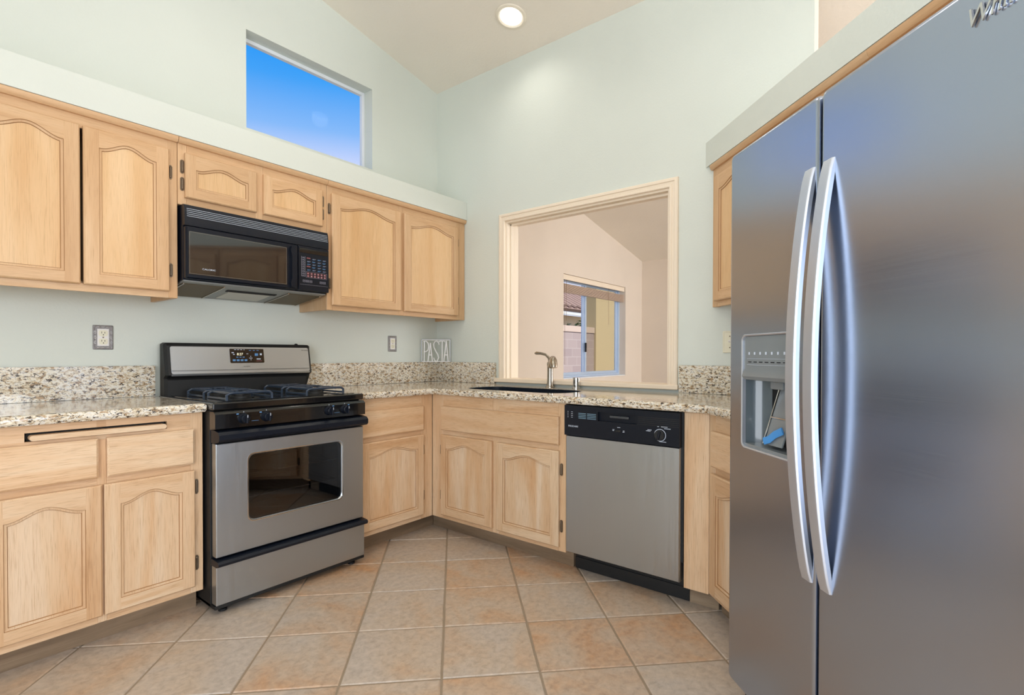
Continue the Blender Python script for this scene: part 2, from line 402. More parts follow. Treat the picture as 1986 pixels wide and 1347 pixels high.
# clerestory window
def window_frame(name,x0,x1,z0,z1,y0,y1,w,mats,pane_mat,mull=None,panes=None):
    mb=M()
    mb.box(x0,x0+w,y0,y1,z0,z1,.003); mb.box(x1-w,x1,y0,y1,z0,z1,.003); mb.box(x0+w,x1-w,y0,y1,z0,z0+w,.003); mb.box(x0+w,x1-w,y0,y1,z1-w,z1,.003)
    return struct(name,mb,mats)
w1=window_frame('window_1',CX0-.0,CX1+.0,CZ0,CZ1,.088,.118,.022,FRAMEW,PANE)
mb=M(); mb.box(CX0+.022,CX1-.022,.100,.104,CZ0+.022,CZ1-.022); struct('window_pane',mb,PANE,w1)
# far dining window: aluminium slider with blue-white frame
w2=window_frame('window_2',FX0,FX1,FZ0,FZ1,.085,.13,.035,FRAMEB,PANE)
def sash(x0,x1,y,scr=None):
    mb=M(); z0,z1=FZ0+.035,FZ1-.035; w=.032
    mb.box(x0,x0+w,y,y+.02,z0,z1,.003); mb.box(x1-w,x1,y,y+.02,z0,z1,.003); mb.box(x0+w,x1-w,y,y+.02,z0,z0+w,.003); mb.box(x0+w,x1-w,y,y+.02,z1-w,z1,.003)
    o=struct('window_sash',mb,FRAMEB,w2); mb=M(); mb.box(x0+w,x1-w,y+.008,y+.012,z0+w,z1-w); struct('window_pane',mb,PANE,o); return o
s_=sash(FX0+.035,2.50,.088); sash(2.44,FX1-.035,.109)
mb=M(); mb.box(2.455,2.485,.074,.09,1.16,1.27,.004); struct('window_latch',mb,BLACKP,s_)
mb=M(); mb.box(2.52,FX1-.04,.131,.134,FZ0+.04,FZ1-.04); struct('window_screen',mb,SCREEN,w2)
mb=M(); mb.box(FX0+.002,FX1-.002,.0,.085,FZ0,FZ0+.012,.003); struct('window_sill',mb,FRAMEW,w2)
# south windows and the west sliding door (unseen, behind the camera; the added fill lights stand in them)
for n,(x0,x1,z0,z1) in ((3,(-3.8,-1.4,.9,2.4)),(4,(.7,3.1,.75,2.45))):
    mb=M(); y0=YS-.12; y1=YS-.07
    for a,b,c,d in ((x0,x0+.05,z0,z1),(x1-.05,x1,z0,z1),(x0+.05,x1-.05,z0,z0+.05),(x0+.05,x1-.05,z1-.05,z1),((x0+x1)/2-.03,(x0+x1)/2+.03,z0+.05,z1-.05)): mb.box(a,b,y0,y1,c,d,.003)
    struct('window_%d'%n,mb,FRAMEW)
mb=M()
for a,b,c,d in ((-4.6,-4.55,0,2.35),(-2.05,-2.0,0,2.35),(-4.55,-2.05,2.3,2.35),(-4.55,-2.05,0,.06),(-3.34,-3.27,.06,2.3)): mb.box(XW-.12,XW-.06,a,b,c,d,.003)
struct('door_1',mb,FRAMEW)

# pass-through casing and sill
def casing():
    mb=M(); w=.052; x0=-.02
    yo0,yo1,zo=PY0+w,PY1-w,PZ1+w
    # moulded profile (outer->inner): offsets from the opening edge and protrusion
    prof=[(w,0),(w,-.016),(w-.006,-.021),(w-.018,-.021),(w-.022,-.015),(w-.034,-.013),(w-.038,-.018),(.004,-.018),(0,-.014),(0,0)]
    rs=[]
    for o,x in prof:
        rs.append([(x,PY0+o,.958),(x,PY0+o,PZ1+o),(x,PY1-o,PZ1+o),(x,PY1-o,.958)])
    mb.rings([[r[k] for r in rs] for k in range(4)],0,False,False,closed=False)
    # jamb lining with two stops
    for y0,y1 in ((PY0,PY0-.012),(PY1+.012,PY1)): mb.box(0,SW+.015,y1,y0,.958,PZ1,mi=1)
    mb.box(0,SW+.015,PY1+.012,PY0-.012,PZ1-.012,PZ1)
    mb.box(.035,.06,PY0-.026,PY0-.012,.958,PZ1-.012,.003,mi=1); mb.box(.035,.06,PY1+.012,PY1+.026,.958,PZ1-.012,.003,mi=1)
    mb.box(.035,.06,PY1+.012,PY0-.012,PZ1-.028,PZ1-.012,.003)
    return mb
t3=struct('trim_3',casing(),[TRIMW,TRIMV])
mb=M(); mb.box(-.034,SW+.03,-1.989,-.630,.930,.958,.006,seg=3); t3s=struct('window_sill',mb,TRIMW,t3)

# ================================================================== CABINETS
def arch_top(t): # t in -1..1
    a=abs(t); return 0.5*(1+math.cos(PI*min(1,a*1.04)))
def offset_loop(pts,d):
    n=len(pts); out=[]
    for i in range(n):
        p0,p1,p2=Vector(pts[i-1]),Vector(pts[i]),Vector(pts[(i+1)%n])
        e1=(p1-p0).normalized(); e2=(p2-p1).normalized()
        n1=Vector((-e1.y,e1.x)); n2=Vector((-e2.y,e2.x)); nn=(n1+n2); nn.normalize()
        k=d/max(.35,nn.dot(n1)); out.append((p1.x+nn.x*k,p1.y+nn.y*k))
    return out
def door_mesh(x0,x1,z0,z1,yb,yf,st,br,sh,pk):
    """cathedral panel door. yb back plane, yf front plane (more negative). st stile, br bottom rail,
    sh shoulder drop from top, pk peak drop from top. materials 0 vertical,1 horizontal,2 groove"""
    mb=M(); c=.005; xi0,xi1,zi0=x0+st,x1-st,z0+br; nA=22
    arch=[(xi1-(xi1-xi0)*i/nA, z1-sh+(sh-pk)*arch_top(1-2*i/nA)) for i in range(nA+1)]
    # outer body
    rb=[(x0,z0),(x1,z0),(x1,z1),(x0,z1)]; ri=[(x0+c,z0+c),(x1-c,z0+c),(x1-c,z1-c),(x0+c,z1-c)]
    mb.rings([[(u,yb,v) for u,v in rb],[(u,yf+c,v) for u,v in rb],[(u,yf,v) for u,v in ri]],0,cap0=True)
    for a,b in ((x0+c,xi0),(xi1,x1-c)):
        mb.face([(a,yf,z0+c),(b,yf,z0+c),(b,yf,z1-c),(a,yf,z1-c)],0)
    mb.face([(xi0,yf,z0+c),(xi1,yf,z0+c),(xi1,yf,zi0),(xi0,yf,zi0)],1)
    for (xa,za),(xb,zb) in zip(arch,arch[1:]):
        mb.face([(xa,yf,za),(xb,yf,zb),(xb,yf,z1-c),(xa,yf,z1-c)],1)
    loop=[(xi0,zi0),(xi1,zi0)]+arch
    rs=[];mis=[]
    for d,y in ((0,yf),(.0015,yf+.003),(.004,yf+.0045),(.010,yf+.005),(.012,yf+.0085),(.015,yf+.009)):
        rs.append([(u,y,v) for u,v in (offset_loop(loop,d) if d else loop)])
    mb.rings(rs,0,cap1=True,mis=[2,0,0,2,3])
    return mb
def slab_door(x0,x1,z0,z1,yb,yf):
    mb=M(); c=.007; rb=[(x0,z0),(x1,z0),(x1,z1),(x0,z1)]
    def ins(d): return [(x0+d,z0+d),(x1-d,z0+d),(x1-d,z1-d),(x0+d,z1-d)]
    mb.rings([[(u,yb,v) for u,v in rb],[(u,yf+.006,v) for u,v in rb],[(u,yf+.004,v) for u,v in ins(.003)],[(u,yf,v) for u,v in ins(c)]],0,True,True); return mb
def hinge(T,parent,x,z,y,side=1):
    mb=M(); w=.008
    mb.prism([(x-w,z-.026),(x-w*.5,z-.032),(x+w*.5,z-.032),(x+w,z-.026),(x+w,z+.026),(x+w*.5,z+.032),(x-w*.5,z+.032),(x-w,z+.026)],lambda u,v,d:(u,d,v),y+.001,y-.003)
    mb.cyl((x,y-.005,z-.022),(x,y-.005,z+.022),.0045,10)
    for k in (-1,1): mb.lathe((x,y-.005,z+k*.022),[(.001,k*.006),(.004,k*.003),(.005,0)],8)
    T.part('hinge',mb,BRONZE,parent)
def cabinet(T,x0,x1,z0,z1,yb,yf,mats,stiles,rails,doors,drawers=(),kick=None,bottom_up=.0,side_l=True,side_r=True,crown=False,top_open=False,sl=.03,sr=.03,kx=None):
    V,Hh=mats; t=.018
    c=M(); fb=yf+.02
    c.box(x0,x0+t,fb,yb,z0,z1); c.box(x1-t,x1,fb,yb,z0,z1)
    c.box(x0+t,x1-t,fb,yb,z0+bottom_up,z0+bottom_up+.015,mi=1)
    if not top_open: c.box(x0+t,x1-t,fb,yb,z1-.015,z1,mi=1)
    c.box(x0+t,x1-t,yb-.006,yb,z0+bottom_up+.015,z1-.015)
    T.part('carcass',c,[V,Hh])
    f=M()
    for st in stiles: f.box(st[0],st[1],yf,fb,z0,st[2] if len(st)>2 else z1,.0015,mi=0,seg=1)
    stiles=[st[:2] for st in stiles]
    ss=sorted(stiles)
    for (a,b),(a2,b2) in zip(ss,ss[1:]):
        for r0,r1 in rails: f.box(b,a2,yf+.0004,fb,r0,r1,.0,mi=1)
    T.part('face_frame',f,[V,Hh])
    if crown:
        cr_=M(); cr_.prism([(0,0),(-.012,0),(-.018,.006),(-.022,.018),(-.022,.026),(0,.026)],lambda u,v,d:(d,yf+.001+u,z1-.026+v),x0,x1); T.part('top_moulding',cr_,[Hh])
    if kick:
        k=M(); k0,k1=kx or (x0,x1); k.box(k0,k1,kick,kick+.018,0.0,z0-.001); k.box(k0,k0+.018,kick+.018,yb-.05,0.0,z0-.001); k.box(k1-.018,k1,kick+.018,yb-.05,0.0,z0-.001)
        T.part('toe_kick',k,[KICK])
    for d in doors:
        o=T.part('door',door_mesh(d[0],d[1],d[2],d[3],yf-.0015,yf-.0205,*d[4]),[V,Hh,GROOVE,PUV if V is WUV else PLV])
        for hx,hz in d[5]: hinge(T,o,hx,hz,yf)
    for d in drawers:
        T.part(d[4] if len(d)>4 else 'drawer_front',slab_door(d[0],d[1],d[2],d[3],yf-.0015,yf-.0205),[Hh])
UP=(.052,.046,.078,.040)   # stile, bottom rail, shoulder, peak (upper doors)
SM=(.045,.046,.072,.040)
LO=(.050,.050,.082,.048)
G1='wall cabinets of pickled oak'; G2='base cabinets of pickled oak'
YF=-.310
T=Thing('wall_cabinet','pickled oak wall cabinet with two tall arched doors, left of the black microwave','cabinet','N',(-2.31,-.155,1.39),G1)
cabinet(T,-2.675,-1.952,1.390,2.148,-.002,YF,(WUV,WUH),[(-2.675,-2.625),(-1.990,-1.952)],[(1.39,1.425),(2.07,2.148)],
 [(-2.640,-2.315,1.419,2.079,UP,[]),(-2.304,-1.990,1.419,2.079,UP,[(-1.981,1.976),(-1.981,1.519)])],bottom_up=.03,crown=True)
T=Thing('wall_cabinet','short oak wall cabinet with two small arched doors directly above the microwave','cabinet','N',(-1.56,-.155,1.835),G1)
cabinet(T,-1.950,-1.174,1.836,2.148,-.002,YF,(WUV,WUH),[(-1.950,-1.912),(-1.588,-1.548),(-1.212,-1.174)],[(1.836,1.874),(2.07,2.148)],
 [(-1.923,-1.587,1.870,2.081,SM,[(-1.932,2.016),(-1.932,1.934)]),(-1.551,-1.207,1.870,2.081,SM,[(-1.199,2.020),(-1.199,1.945)])],crown=True)
T=Thing('wall_cabinet','oak wall cabinet with two arched doors between the microwave and the room corner','cabinet','N',(-.586,-.155,1.39),G1)
cabinet(T,-1.172,-.004,1.390,2.148,-.002,YF,(WUV,WUH),[(-1.172,-1.135),(-.640,-.598),(-.09,-.004)],[(1.39,1.427),(2.07,2.148)],
 [(-1.146,-.632,1.419,2.079,UP,[(-1.157,1.988),(-1.157,1.546)]),(-.602,-.088,1.419,2.079,UP,[(-.080,1.969),(-.080,1.532)])],bottom_up=.03,crown=True)
# diagonal wall: local x = -A, local y = B
T=Thing('wall_cabinet','narrow strip of oak wall cabinet seen beside the refrigerator','cabinet','D',(2.08,1.68,1.385),G1)
cabinet(T,1.545,2.617,1.385,2.148,1.843,1.528,(WUV,WUH),[(1.545,1.60),(2.07,2.09),(2.58,2.612)],[(1.385,1.42),(2.07,2.148)],
 [(1.590,2.072,1.414,2.072,UP,[(1.581,1.985),(1.581,1.500)]),(2.086,2.590,1.414,2.072,UP,[])],bottom_up=.03,crown=True)
T=Thing('wall_cabinet','oak wall cabinet above the refrigerator, almost hidden behind its top edge','cabinet','D',(3.09,1.68,1.80),G1)
cabinet(T,2.618,3.560,1.800,2.148,1.843,1.528,(WUV,WUH),[(2.62,2.66),(3.08,3.10),(3.52,3.56)],[(1.8,1.84),(2.07,2.148)],
 [(2.64,3.08,1.825,2.072,SM,[]),(3.10,3.54,1.825,2.072,SM,[])],crown=True)
# base cabinets
YB=-.612; KD=-.532
T=Thing('base_cabinet','oak base cabinet with two drawers, two doors and pull-out board, left of the range','cabinet','N',(-2.3,-.3,0),G2)
cabinet(T,-2.680,-1.960,.098,.874,-.002,YB,(WLV,WLH),[(-2.680,-2.61),(-2.330,-2.300,.800),(-2.010,-1.960)],[(.098,.135),(.62,.665),(.795,.817),(.848,.874)],
 [(-2.640,-2.318,.127,.628,LO,[]),(-2.311,-1.996,.127,.628,LO,[(-1.987,.555),(-1.987,.225)])],
 [(-2.640,-2.328,.656,.806),(-2.301,-1.998,.656,.806)],kick=KD,top_open=True)
mb=M(); mb.prism(roundrect(-2.530,-2.098,.818,.847,.0135,6),lambda u,v,d:(u,d,v),YB+.012,YB+.018); T.part('board_slot',mb,[DARK])
mb=M(); mb.prism(roundrect(-2.522,-2.104,.821,.840,.009,6),lambda u,v,d:(u,d,v),YB-.024,YB+.35)
T.part('pull_out_board',mb,[WLH],label='pale rounded edge of a pull-out cutting board')
mb=M()  # the frame rail around the slot
mb.box(-2.61,-2.532,YB+.0002,YB+.012,.817,.848); T.part('slot_rail',mb,[WLH])
mb=M(); mb.box(-2.096,-2.01,YB+.0002,YB+.012,.817,.848); T.part('slot_rail',mb,[WLH])
for z0_,z1_ in ((.848,.874),(.800,.817)): mb=M(); mb.box(-2.330,-2.300,YB+.0004,YB+.02,z0_,z1_); T.part('frame_block',mb,[WLH])
T=Thing('base_cabinet','narrow oak base cabinet with one drawer and one door, between range and inner corner','cabinet','N',(-.9,-.3,0),G2)
cabinet(T,-1.190,-.640,.098,.874,-.002,YB,(WLV,WLH),[(-1.190,-1.13),(-.71,-.6135)],[(.098,.135),(.62,.665),(.795,.874)],
 [(-1.160,-.700,.127,.628,LO,[(-.692,.530),(-.692,.245)])],[(-1.160,-.699,.656,.806)],kick=KD,top_open=True,kx=(-1.19,-.5335))
T=Thing('base_cabinet','oak sink base cabinet with a wide false drawer over two doors, under the faucet','cabinet','E',(1.1,-.3,0),G2)
cabinet(T,.640,1.622,.098,.874,-.002,YB,(WLV,WLH),[(.6125,.71),(1.12,1.17),(1.575,1.622)],[(.098,.135),(.62,.665),(.795,.874)],
 [(.704,1.126,.125,.627,LO,[(.695,.530),(.695,.245)]),(1.162,1.587,.123,.625,LO,[(1.5965,.528),(1.5965,.232)])],
 [(.704,1.585,.655,.804,'false_drawer_front')],kick=KD,top_open=True,kx=(.5335,1.622))
T=Thing('filler_panel','worn tall oak filler panel between dishwasher and angled cabinet','panel','E',(2.3,-.55,0))
mb=M(); mb.box(2.243,2.352,YB,YB+.02,.092,.873,.0015); T.part('panel',mb,[WLV])
mb=M(); mb.box(2.243,2.372,KD,KD+.018,.0,.091); T.part('toe_kick',mb,[KICK])
T=Thing('base_cabinet','angled oak base cabinet half hidden behind the refrigerator','cabinet','D',(2.35,1.5,0),G2)
cabinet(T,2.145,2.612,.098,.874,1.80,1.2305,(WLV,WLH),[(2.0965,2.150),(2.575,2.612)],[(.098,.135),(.62,.665),(.795,.874)],
 [(2.138,2.590,.122,.628,LO,[(2.129,.528),(2.129,.240)])],[(2.138,2.590,.656,.806)],kick=1.305,top_open=True,kx=(2.072,2.612))

# ================================================================== COUNTERTOPS
def counter(T,name,poly,hole=None):
    mb=M(); n=len(poly)
    ctr=poly
    prof=[(.014,.8755),(.005,.878),(0,.886),(-.0005,.895),(0,.904),(.004,.911),(.011,.9145)]
    A_=sum(poly[i-1][0]*poly[i][1]-poly[i][0]*poly[i-1][1] for i in range(n))
    if A_<0: poly=poly[::-1]
    # subdivide for the chipped, rocky edge
    fine=[]
    for i in range(n):
        p,q=Vector(poly[i]),Vector(poly[(i+1)%n]); L=(q-p).length; k=max(1,int(L/.022))
        for j in range(k): fine.append(p+(q-p)*j/k)
    fine=[tuple(v) for v in fine]
    rs=[]
    for d,z in prof:
        o=offset_loop(fine,d)
        if .88<z<.91: o=[(x+(random.random()-.5)*.0022,y+(random.random()-.5)*.0022) for x,y in o]
        rs.append([(x,y,z) for x,y in o])
    V=mb.rings(rs,0,cap0=(hole is None))
    bm=mb.bm
    if hole is None:
        bm.faces.new(V[-1])
    else:
        from mathutils.geometry import tessellate_polygon
        hs=[]
        for ring,z in ((V[-1],.9145),(V[0],.8755)):
            hv=[bm.verts.new((x,y,z)) for x,y in hole]; allv=list(ring)+hv
            for t in tessellate_polygon([[v.co for v in ring],[v.co for v in hv]]):
                try: bm.faces.new([allv[k] for k in t])
                except ValueError: pass
            hs.append(hv)
        ht,hb=hs
        for i in range(len(ht)):
            j=(i+1)%len(ht); bm.faces.new((ht[i],ht[j],hb[j],hb[i]))
    return mb
T=Thing('countertop','speckled granite countertop left of the range, above the pull-out board','countertop','N',(-2.6,-.3,.875))
T.part('slab',counter(T,'slab',[(-3.3,-.024),(-3.3,-.647),(-1.957,-.647),(-1.957,-.024)]),[GRAN])
hole=[(x,y) for x,y in roundrect(-.528,-.205,-1.525,-.775,.12,8)]
T=Thing('countertop','long speckled granite countertop with sink cut-out running under the pass-through','countertop','N',(-.4,-1.2,.875))
outl=[(-1.1885,-.024),(-1.1885,-.647),(-.680,-.647),(-.652,-.655),(-.647,-.680),(-.647,-2.31),(-.652,-2.338),(-.668,-2.362),AB(-2.612,1.194),AB(-2.612,1.822),AB(-1.86,1.822),(-.024,-2.60),(-.024,-.024)]
T.part('slab',counter(T,'slab',outl,hole),[GRAN])
def splash(poly,label):
    mb=M(); mb.prism(poly,lambda u,v,d:(u,v,d),.9155,1.0686)
    bmesh.ops.bevel(mb.bm,geom=[e for e in mb.bm.edges if all(v.co.z>1.06 for v in e.verts)],offset=.002,segments=2,affect='EDGES')
    xs=[p[0] for p in poly]; ys=[p[1] for p in poly]; b=(sum(xs)/4,sum(ys)/4,.9155)
    T=Thing('backsplash',label,'backsplash','N',b,'granite backsplash pieces'); T.part('slab',mb,[GRAN])
splash([(-3.3,-.022),(-1.958,-.022),(-1.958,-.002),(-3.3,-.002)],'granite backsplash strip on the wall left of the range')
splash([(-1.17,-.022),(-.0225,-.022),(-.0225,-.002),(-1.17,-.002)],'granite backsplash strip between the range and the room corner')
splash([(-.022,-.002),(-.022,-.628),(-.002,-.628),(-.002,-.002)],'short granite backsplash between the room corner and the pass-through')
splash([(-.022,-1.992),(-.022,-2.59),(-.002,-2.60),(-.002,-1.992)],'granite backsplash right of the pass-through, beside the refrigerator')

# ---- sink, faucet, air gap
T=Thing('sink','dark undermount double-bowl sink set in the granite counter','sink','N',(-.366,-1.15,.68))
for y0,y1 in ((-1.185,-.768),(-1.532,-1.205)):
    mb=M(); rs=[]
    for d,z in ((-.018,.8745),(.001,.8745),(.004,.86),(.012,.72),(.05,.70)):
        r=roundrect(-.535+d,-.198-d,y0+d,y1-d,max(.02,.09-d*.5),6); rs.append([(x,y,z) for x,y in r])
    mb.rings(rs,0,cap1=True)
    ro=[[(x,y,z) for x,y in roundrect(-.553+d,-.18-d,y0-.018+d,y1+.018-d,.09,6)] for d,z in ((0,.8745),(.016,.86),(.024,.70),(.03,.69))]
    mb.rings(ro,0,cap1=True)
    b=T.part('bowl',mb,[SINKM]); mb=M(); mb.lathe((-.366,(y0+y1)/2,.7005),[(.04,0),(.04,.003),(.03,.003),(.028,0.001)],20); T.part('drain',mb,[CHROME],b)
mb=M(); mb.rings([[(x,y,z) for x,y in roundrect(-.528+d,-.205-d,-1.525+d,-.775-d,.12-d,8)] for d,z in ((.0012,.8762),(.0012,.912),(.003,.9135),(.006,.912),(.006,.8762))],0)
T.part('rim',mb,[SINKM])
T=Thing('faucet','brushed nickel single-lever faucet with short rounded spout behind the sink','faucet','N',(-.062,-1.145,.9146))
fx,fy=-.062,-1.145
mb=M(); mb.lathe((fx,fy,.9146),[(.030,0),(.030,.004),(.025,.008),(.021,.03),(.0195,.09),(.020,.135),(.022,.150),(.021,.160),(.014,.168),(.002,.170)],28); T.part('body',mb,[NICKEL])
mb=M(); mb.tube([(fx-.0,fy-.0,1.045),(fx-.03,fy-.035,1.085),(fx-.065,fy-.065,1.098),(fx-.092,fy-.088,1.088),(fx-.105,fy-.099,1.066),(fx-.108,fy-.102,1.046)],[.018,.020,.022,.023,.024,.021],20); T.part('spout',mb,[NICKEL])
mb=M(); mb.tube([(fx,fy,1.075),(fx+.004,fy+.012,1.105),(fx+.006,fy+.040,1.128),(fx+.006,fy+.08,1.136),(fx+.004,fy+.115,1.138),(fx+.004,fy+.130,1.136)],[.014,.011,.009,.009,.011,.004],14,flat=.55); T.part('lever',mb,[NICKEL])
o=M(); o.lathe((-.060,-1.345,.9146),[(.026,0),(.026,.006),(.023,.008),(.023,.064),(.021,.068),(.002,.069)],28)
for k in range(3): o.box(-.0845,-.080,-1.352,-1.338,.945+k*.008,.948+k*.008,mi=1)
T=Thing('air_gap','short chrome air gap cylinder beside the faucet','air gap','N',(-.060,-1.345,.9146)); T.part('cap',o,[CHROME,DARK])

# ================================================================== RANGE
T=Thing('gas_range','black and stainless steel gas range with oven window and bottom drawer','range','N',(-1.575,-.36,0))
X0,X1=-1.950,-1.196; YR=-.708
mb=M(); mb.box(X0,X1,-.66,-.045,.03,.90,.003); T.part('body',mb,[BLACKM])
mb=M(); mb.box(X0-.003,X1+.003,-.700,-.045,.884,.9165,.007,seg=3)
mb.box(X0+.03,X1-.03,-.66,-.12,.9165,.9185); T.part('cooktop',mb,[BLACK])
mb=M(); mb.prism([(-.700,.880),(-.660,.880),(-.660,.800),(-.716,.806),(-.716,.868),(-.708,.874)],lambda u,v,d:(d,u,v),X0,X1)
cp=T.part('control_panel',mb,[BLACK])
for k,(kx,a) in enumerate(((-1.832,0),(-1.731,0),(-1.412,0),(-1.322,0))):
    mb=M(); z=.843; yk=-.716
    mb.lathe((kx,yk,z),[(.024,0),(.0225,-.006),(.0195,-.010),(.0185,-.024),(.016,-.027)],28,ax='y')
    mb.box(kx-.0045,kx+.0045,yk-.040,yk-.020,z-.0195,z+.0195,.003)
    kb=T.part('knob',mb,[BLACKP])
    mb=M(); mb.box(kx-.001,kx+.001,yk-.0408,yk-.0395,z+.006,z+.018); T.part('pointer',mb,[INK],kb); mb=M(); mb.box(kx-.0008,kx+.0008,yk-.0012,yk+.0,z+.026,z+.032); T.part('off_mark',mb,[INK],cp)
bx=[(kx-.016,kx+.016,-.7168,-.7158,.828,.8292) for kx in (-1.782,-1.367)]+[(kx-.005,kx+.005,-.7168,-.7158,.862,.8665) for kx in (-1.858,-1.757,-1.388,-1.298)]
marks(T,'printed_mark',bx,INKB,cp)
# oven door with window
WX0,WX1,WZ0,WZ1=-1.808,-1.331,.379,.678
mb=M(); n_=6
ro=lambda d,y,r=.003:[(u,y,v) for u,v in roundrect(X0+.006+d,X1-.006-d,.250+d,.741-d,r,n_)]
ri=lambda d,y,r=.028:[(u,y,v) for u,v in roundrect(WX0+d,WX1-d,WZ0+d,WZ1-d,r,n_)]
mb.rings([ro(0,-.665),ro(0,YR+.003),ro(.003,YR),ri(0,YR),ri(.003,YR+.004),ri(.004,-.675)],0)
od=T.part('oven_door',mb,[STEEL])
mb=M(); mb.rings([ri(-.001,YR-.0012),ri(-.0055,YR-.0012,.03),ri(-.0065,YR+.001,.031)],0); mb.rings([ri(.001,YR+.002),ri(-.001,YR-.0012)],0); T.part('window_trim',mb,[CHROME],od)
mb=M(); mb.prism(roundrect(WX0+.004,WX1-.004,WZ0+.004,WZ1-.004,.026,6),lambda u,v,d:(u,d,v),-.700,-.697); T.part('oven_window',mb,[OVGLASS],od)
mb=M(); a,b,c,d=WX0-.03,WX1+.03,WZ0-.05,WZ1+.04   # oven cavity
for f in ([(a,-.66,c),(a,-.25,c),(a,-.25,d),(a,-.66,d)],[(b,-.66,c),(b,-.25,c),(b,-.25,d),(b,-.66,d)],[(a,-.66,c),(b,-.66,c),(b,-.25,c),(a,-.25,c)],[(a,-.66,d),(b,-.66,d),(b,-.25,d),(a,-.25,d)],[(a,-.25,c),(b,-.25,c),(b,-.25,d),(a,-.25,d)]): mb.face(f)
# (cavity is set in a hollow body: the body is rebuilt as a shell below)
T.part('oven_cavity',mb,[OVEN_IN])
for z in (.47,.575):
    mb=M(); mb.cyl((a+.005,-.64,z),(b-.005,-.64,z),.003,8); mb.cyl((a+.005,-.28,z),(b-.005,-.28,z),.003,8)
    for k in range(15):
        x=a+.02+(b-a-.04)*k/14; mb.cyl((x,-.64,z),(x,-.28,z),.0017,6)
    T.part('oven_rack',mb,[CHROME])
mb=M(); mb.prism([(-.665,.744),(-.700,.744),(-.738,.752),(-.748,.762),(-.748,.782),(-.736,.794),(-.700,.800),(-.665,.798)],lambda u,v,d:(d,u,v),X0+.003,X1-.003); T.part('oven_handle',mb,[BLACKP],od)
mb=M(); mb.rings([[(u,y,v) for u,v in roundrect(X0+.004+d,X1-.002-d,.045+d,.222-d,.003,4)] for d,y in ((0,-.665),(0,YR-.001),(.003,YR-.004))],0,True,True); dr=T.part('drawer',mb,[STEEL])
mb=M(); mb.prism([(-.665,.214),(-.720,.214),(-.738,.220),(-.742,.232),(-.734,.240),(-.700,.243),(-.665,.243)],lambda u,v,d:(d,u,v),X0+.001,X1-.0); T.part('drawer_handle',mb,[BLACKP],dr)
mb=M(); mb.box(X0,X1,-.706,-.10,.028,.043,.002); T.part('base',mb,[BLACKM])
for x,y in ((-1.90,-.66),(-1.245,-.66),(-1.90,-.15),(-1.245,-.15)):
    mb=M(); mb.lathe((x,y,0),[(.018,0),(.018,.010),(.008,.013),(.008,.03)],14); T.part('levelling_foot',mb,[BLACKM])
# backguard
BX0,BX1=-1.932,-1.168
def bgp(d):  # x at a given height for the tapered sides
    return d
mb=M(); side=[(-.045,.90),(-.115,.90),(-.115,.995),(-.106,1.005),(-.128,1.020),(-.102,1.170),(-.088,1.184),(-.045,1.186)]
rings=[]
for x in (BX0-.012,BX0+.0,BX1,BX1+.012):
    e=(x<BX0-.001 or x>BX1+.001); rings.append([(min(x,-1.1935) if v<1.0 else x,(u+ (.014 if (e and u<-.1) else 0)),v-(.008 if e and v>1.15 else 0)) for u,v in side])
mb.rings(rings,0,True,True); bg_=T.part('backguard',mb,[BLACKM])
def lean(u,v,off=0): # point on the leaning front face of the backguard
    t=(v-1.020)/(1.170-1.020); return (u,-.128+t*.026-off,v)
mb=M(); mb.rings([[lean(u,v,o) for u,v in roundrect(BX0+.012,BX1-.008,1.026,1.166,.010,5)] for o in (0,.003)],0,True,True)
mb.rings([[lean(BX0+.012,1.026,.003),lean(BX1-.008,1.026,.003)],[(BX0+.012,-.128,1.016),(BX1-.008,-.128,1.016)]],0,closed=False)
pn=T.part('backguard_panel',mb,[STEEL],bg_)
mb=M(); mb.box(BX0+.014,BX1-.010,-.1345,-.130,1.0435,1.0445); T.part('panel_seam',mb,[INKD],pn)
mb=M(); mb.rings([[lean(u,v,o) for u,v in roundrect(-1.636,-1.451,1.079,1.157,.005,4)] for o in (.003,.005)],0,True,True)
dp=T.part('control_display',mb,[BLACK],pn)
ang=math.atan2(.026,.150)
def ptext(txt,size,x,z,mat,nm='display_print'):
    T.text(nm,txt,size,(x,lean(x,z)[1]-.0058,z),mat,dp,depth=.0003)
ptext('8:27',.019,-1.600,1.121,LED,'clock_digits')
mb=[];mb2=[];mb3=[]
def dash(mm,x,z,w,h=.0025): y=lean(x,z)[1]-.0056; mm.append((x,x+w,y-.0003,y+.0003,z,z+h))
for k in range(3): dash(mb,-1.612+k*.016,1.1505,.010)
dash(mb,-1.562,1.1505,.005); dash(mb,-1.548,1.128,.010)
for k in range(4): dash(mb2,-1.624+k*.021,1.089,.015,.010)
for k in range(3): dash(mb2,-1.604+k*.017,1.109,.011,.004); dash(mb2,-1.533+k*.021,1.147,.012,.003)
dash(mb2,-1.503,1.118,.018,.014); dash(mb,-1.474,1.122,.011,.010); dash(mb,-1.627,1.133,.012,.005); dash(mb,-1.620,1.124,.009,.004)
dash(mb,-1.535,1.104,.018,.003); dash(mb,-1.528,1.113,.004,.004); dash(mb,-1.528,1.094,.004,.004)
dash(mb,-1.494,1.098,.022,.005); dash(mb3,-1.496,1.0885,.030,.003)
marks(T,'display_print',mb,INK,dp); marks(T,'display_key',mb2,INKB,dp); marks(T,'display_red_line',mb3,INKR,dp)
T.text('lettering','SELF-CLEANING',.0065,(-1.222,-.113,1.150),INKD,pn,depth=.0003); T.text('lettering','ACCUBAKE',.007,(-1.570,-.1305,1.058),INKD,pn,depth=.0003)
mb=M(); mb.lathe((-1.235,-.075,1.184),[(.012,0),(.009,.005),(.003,.008)],12); T.part('backguard_button',mb,[BLACKP],bg_)
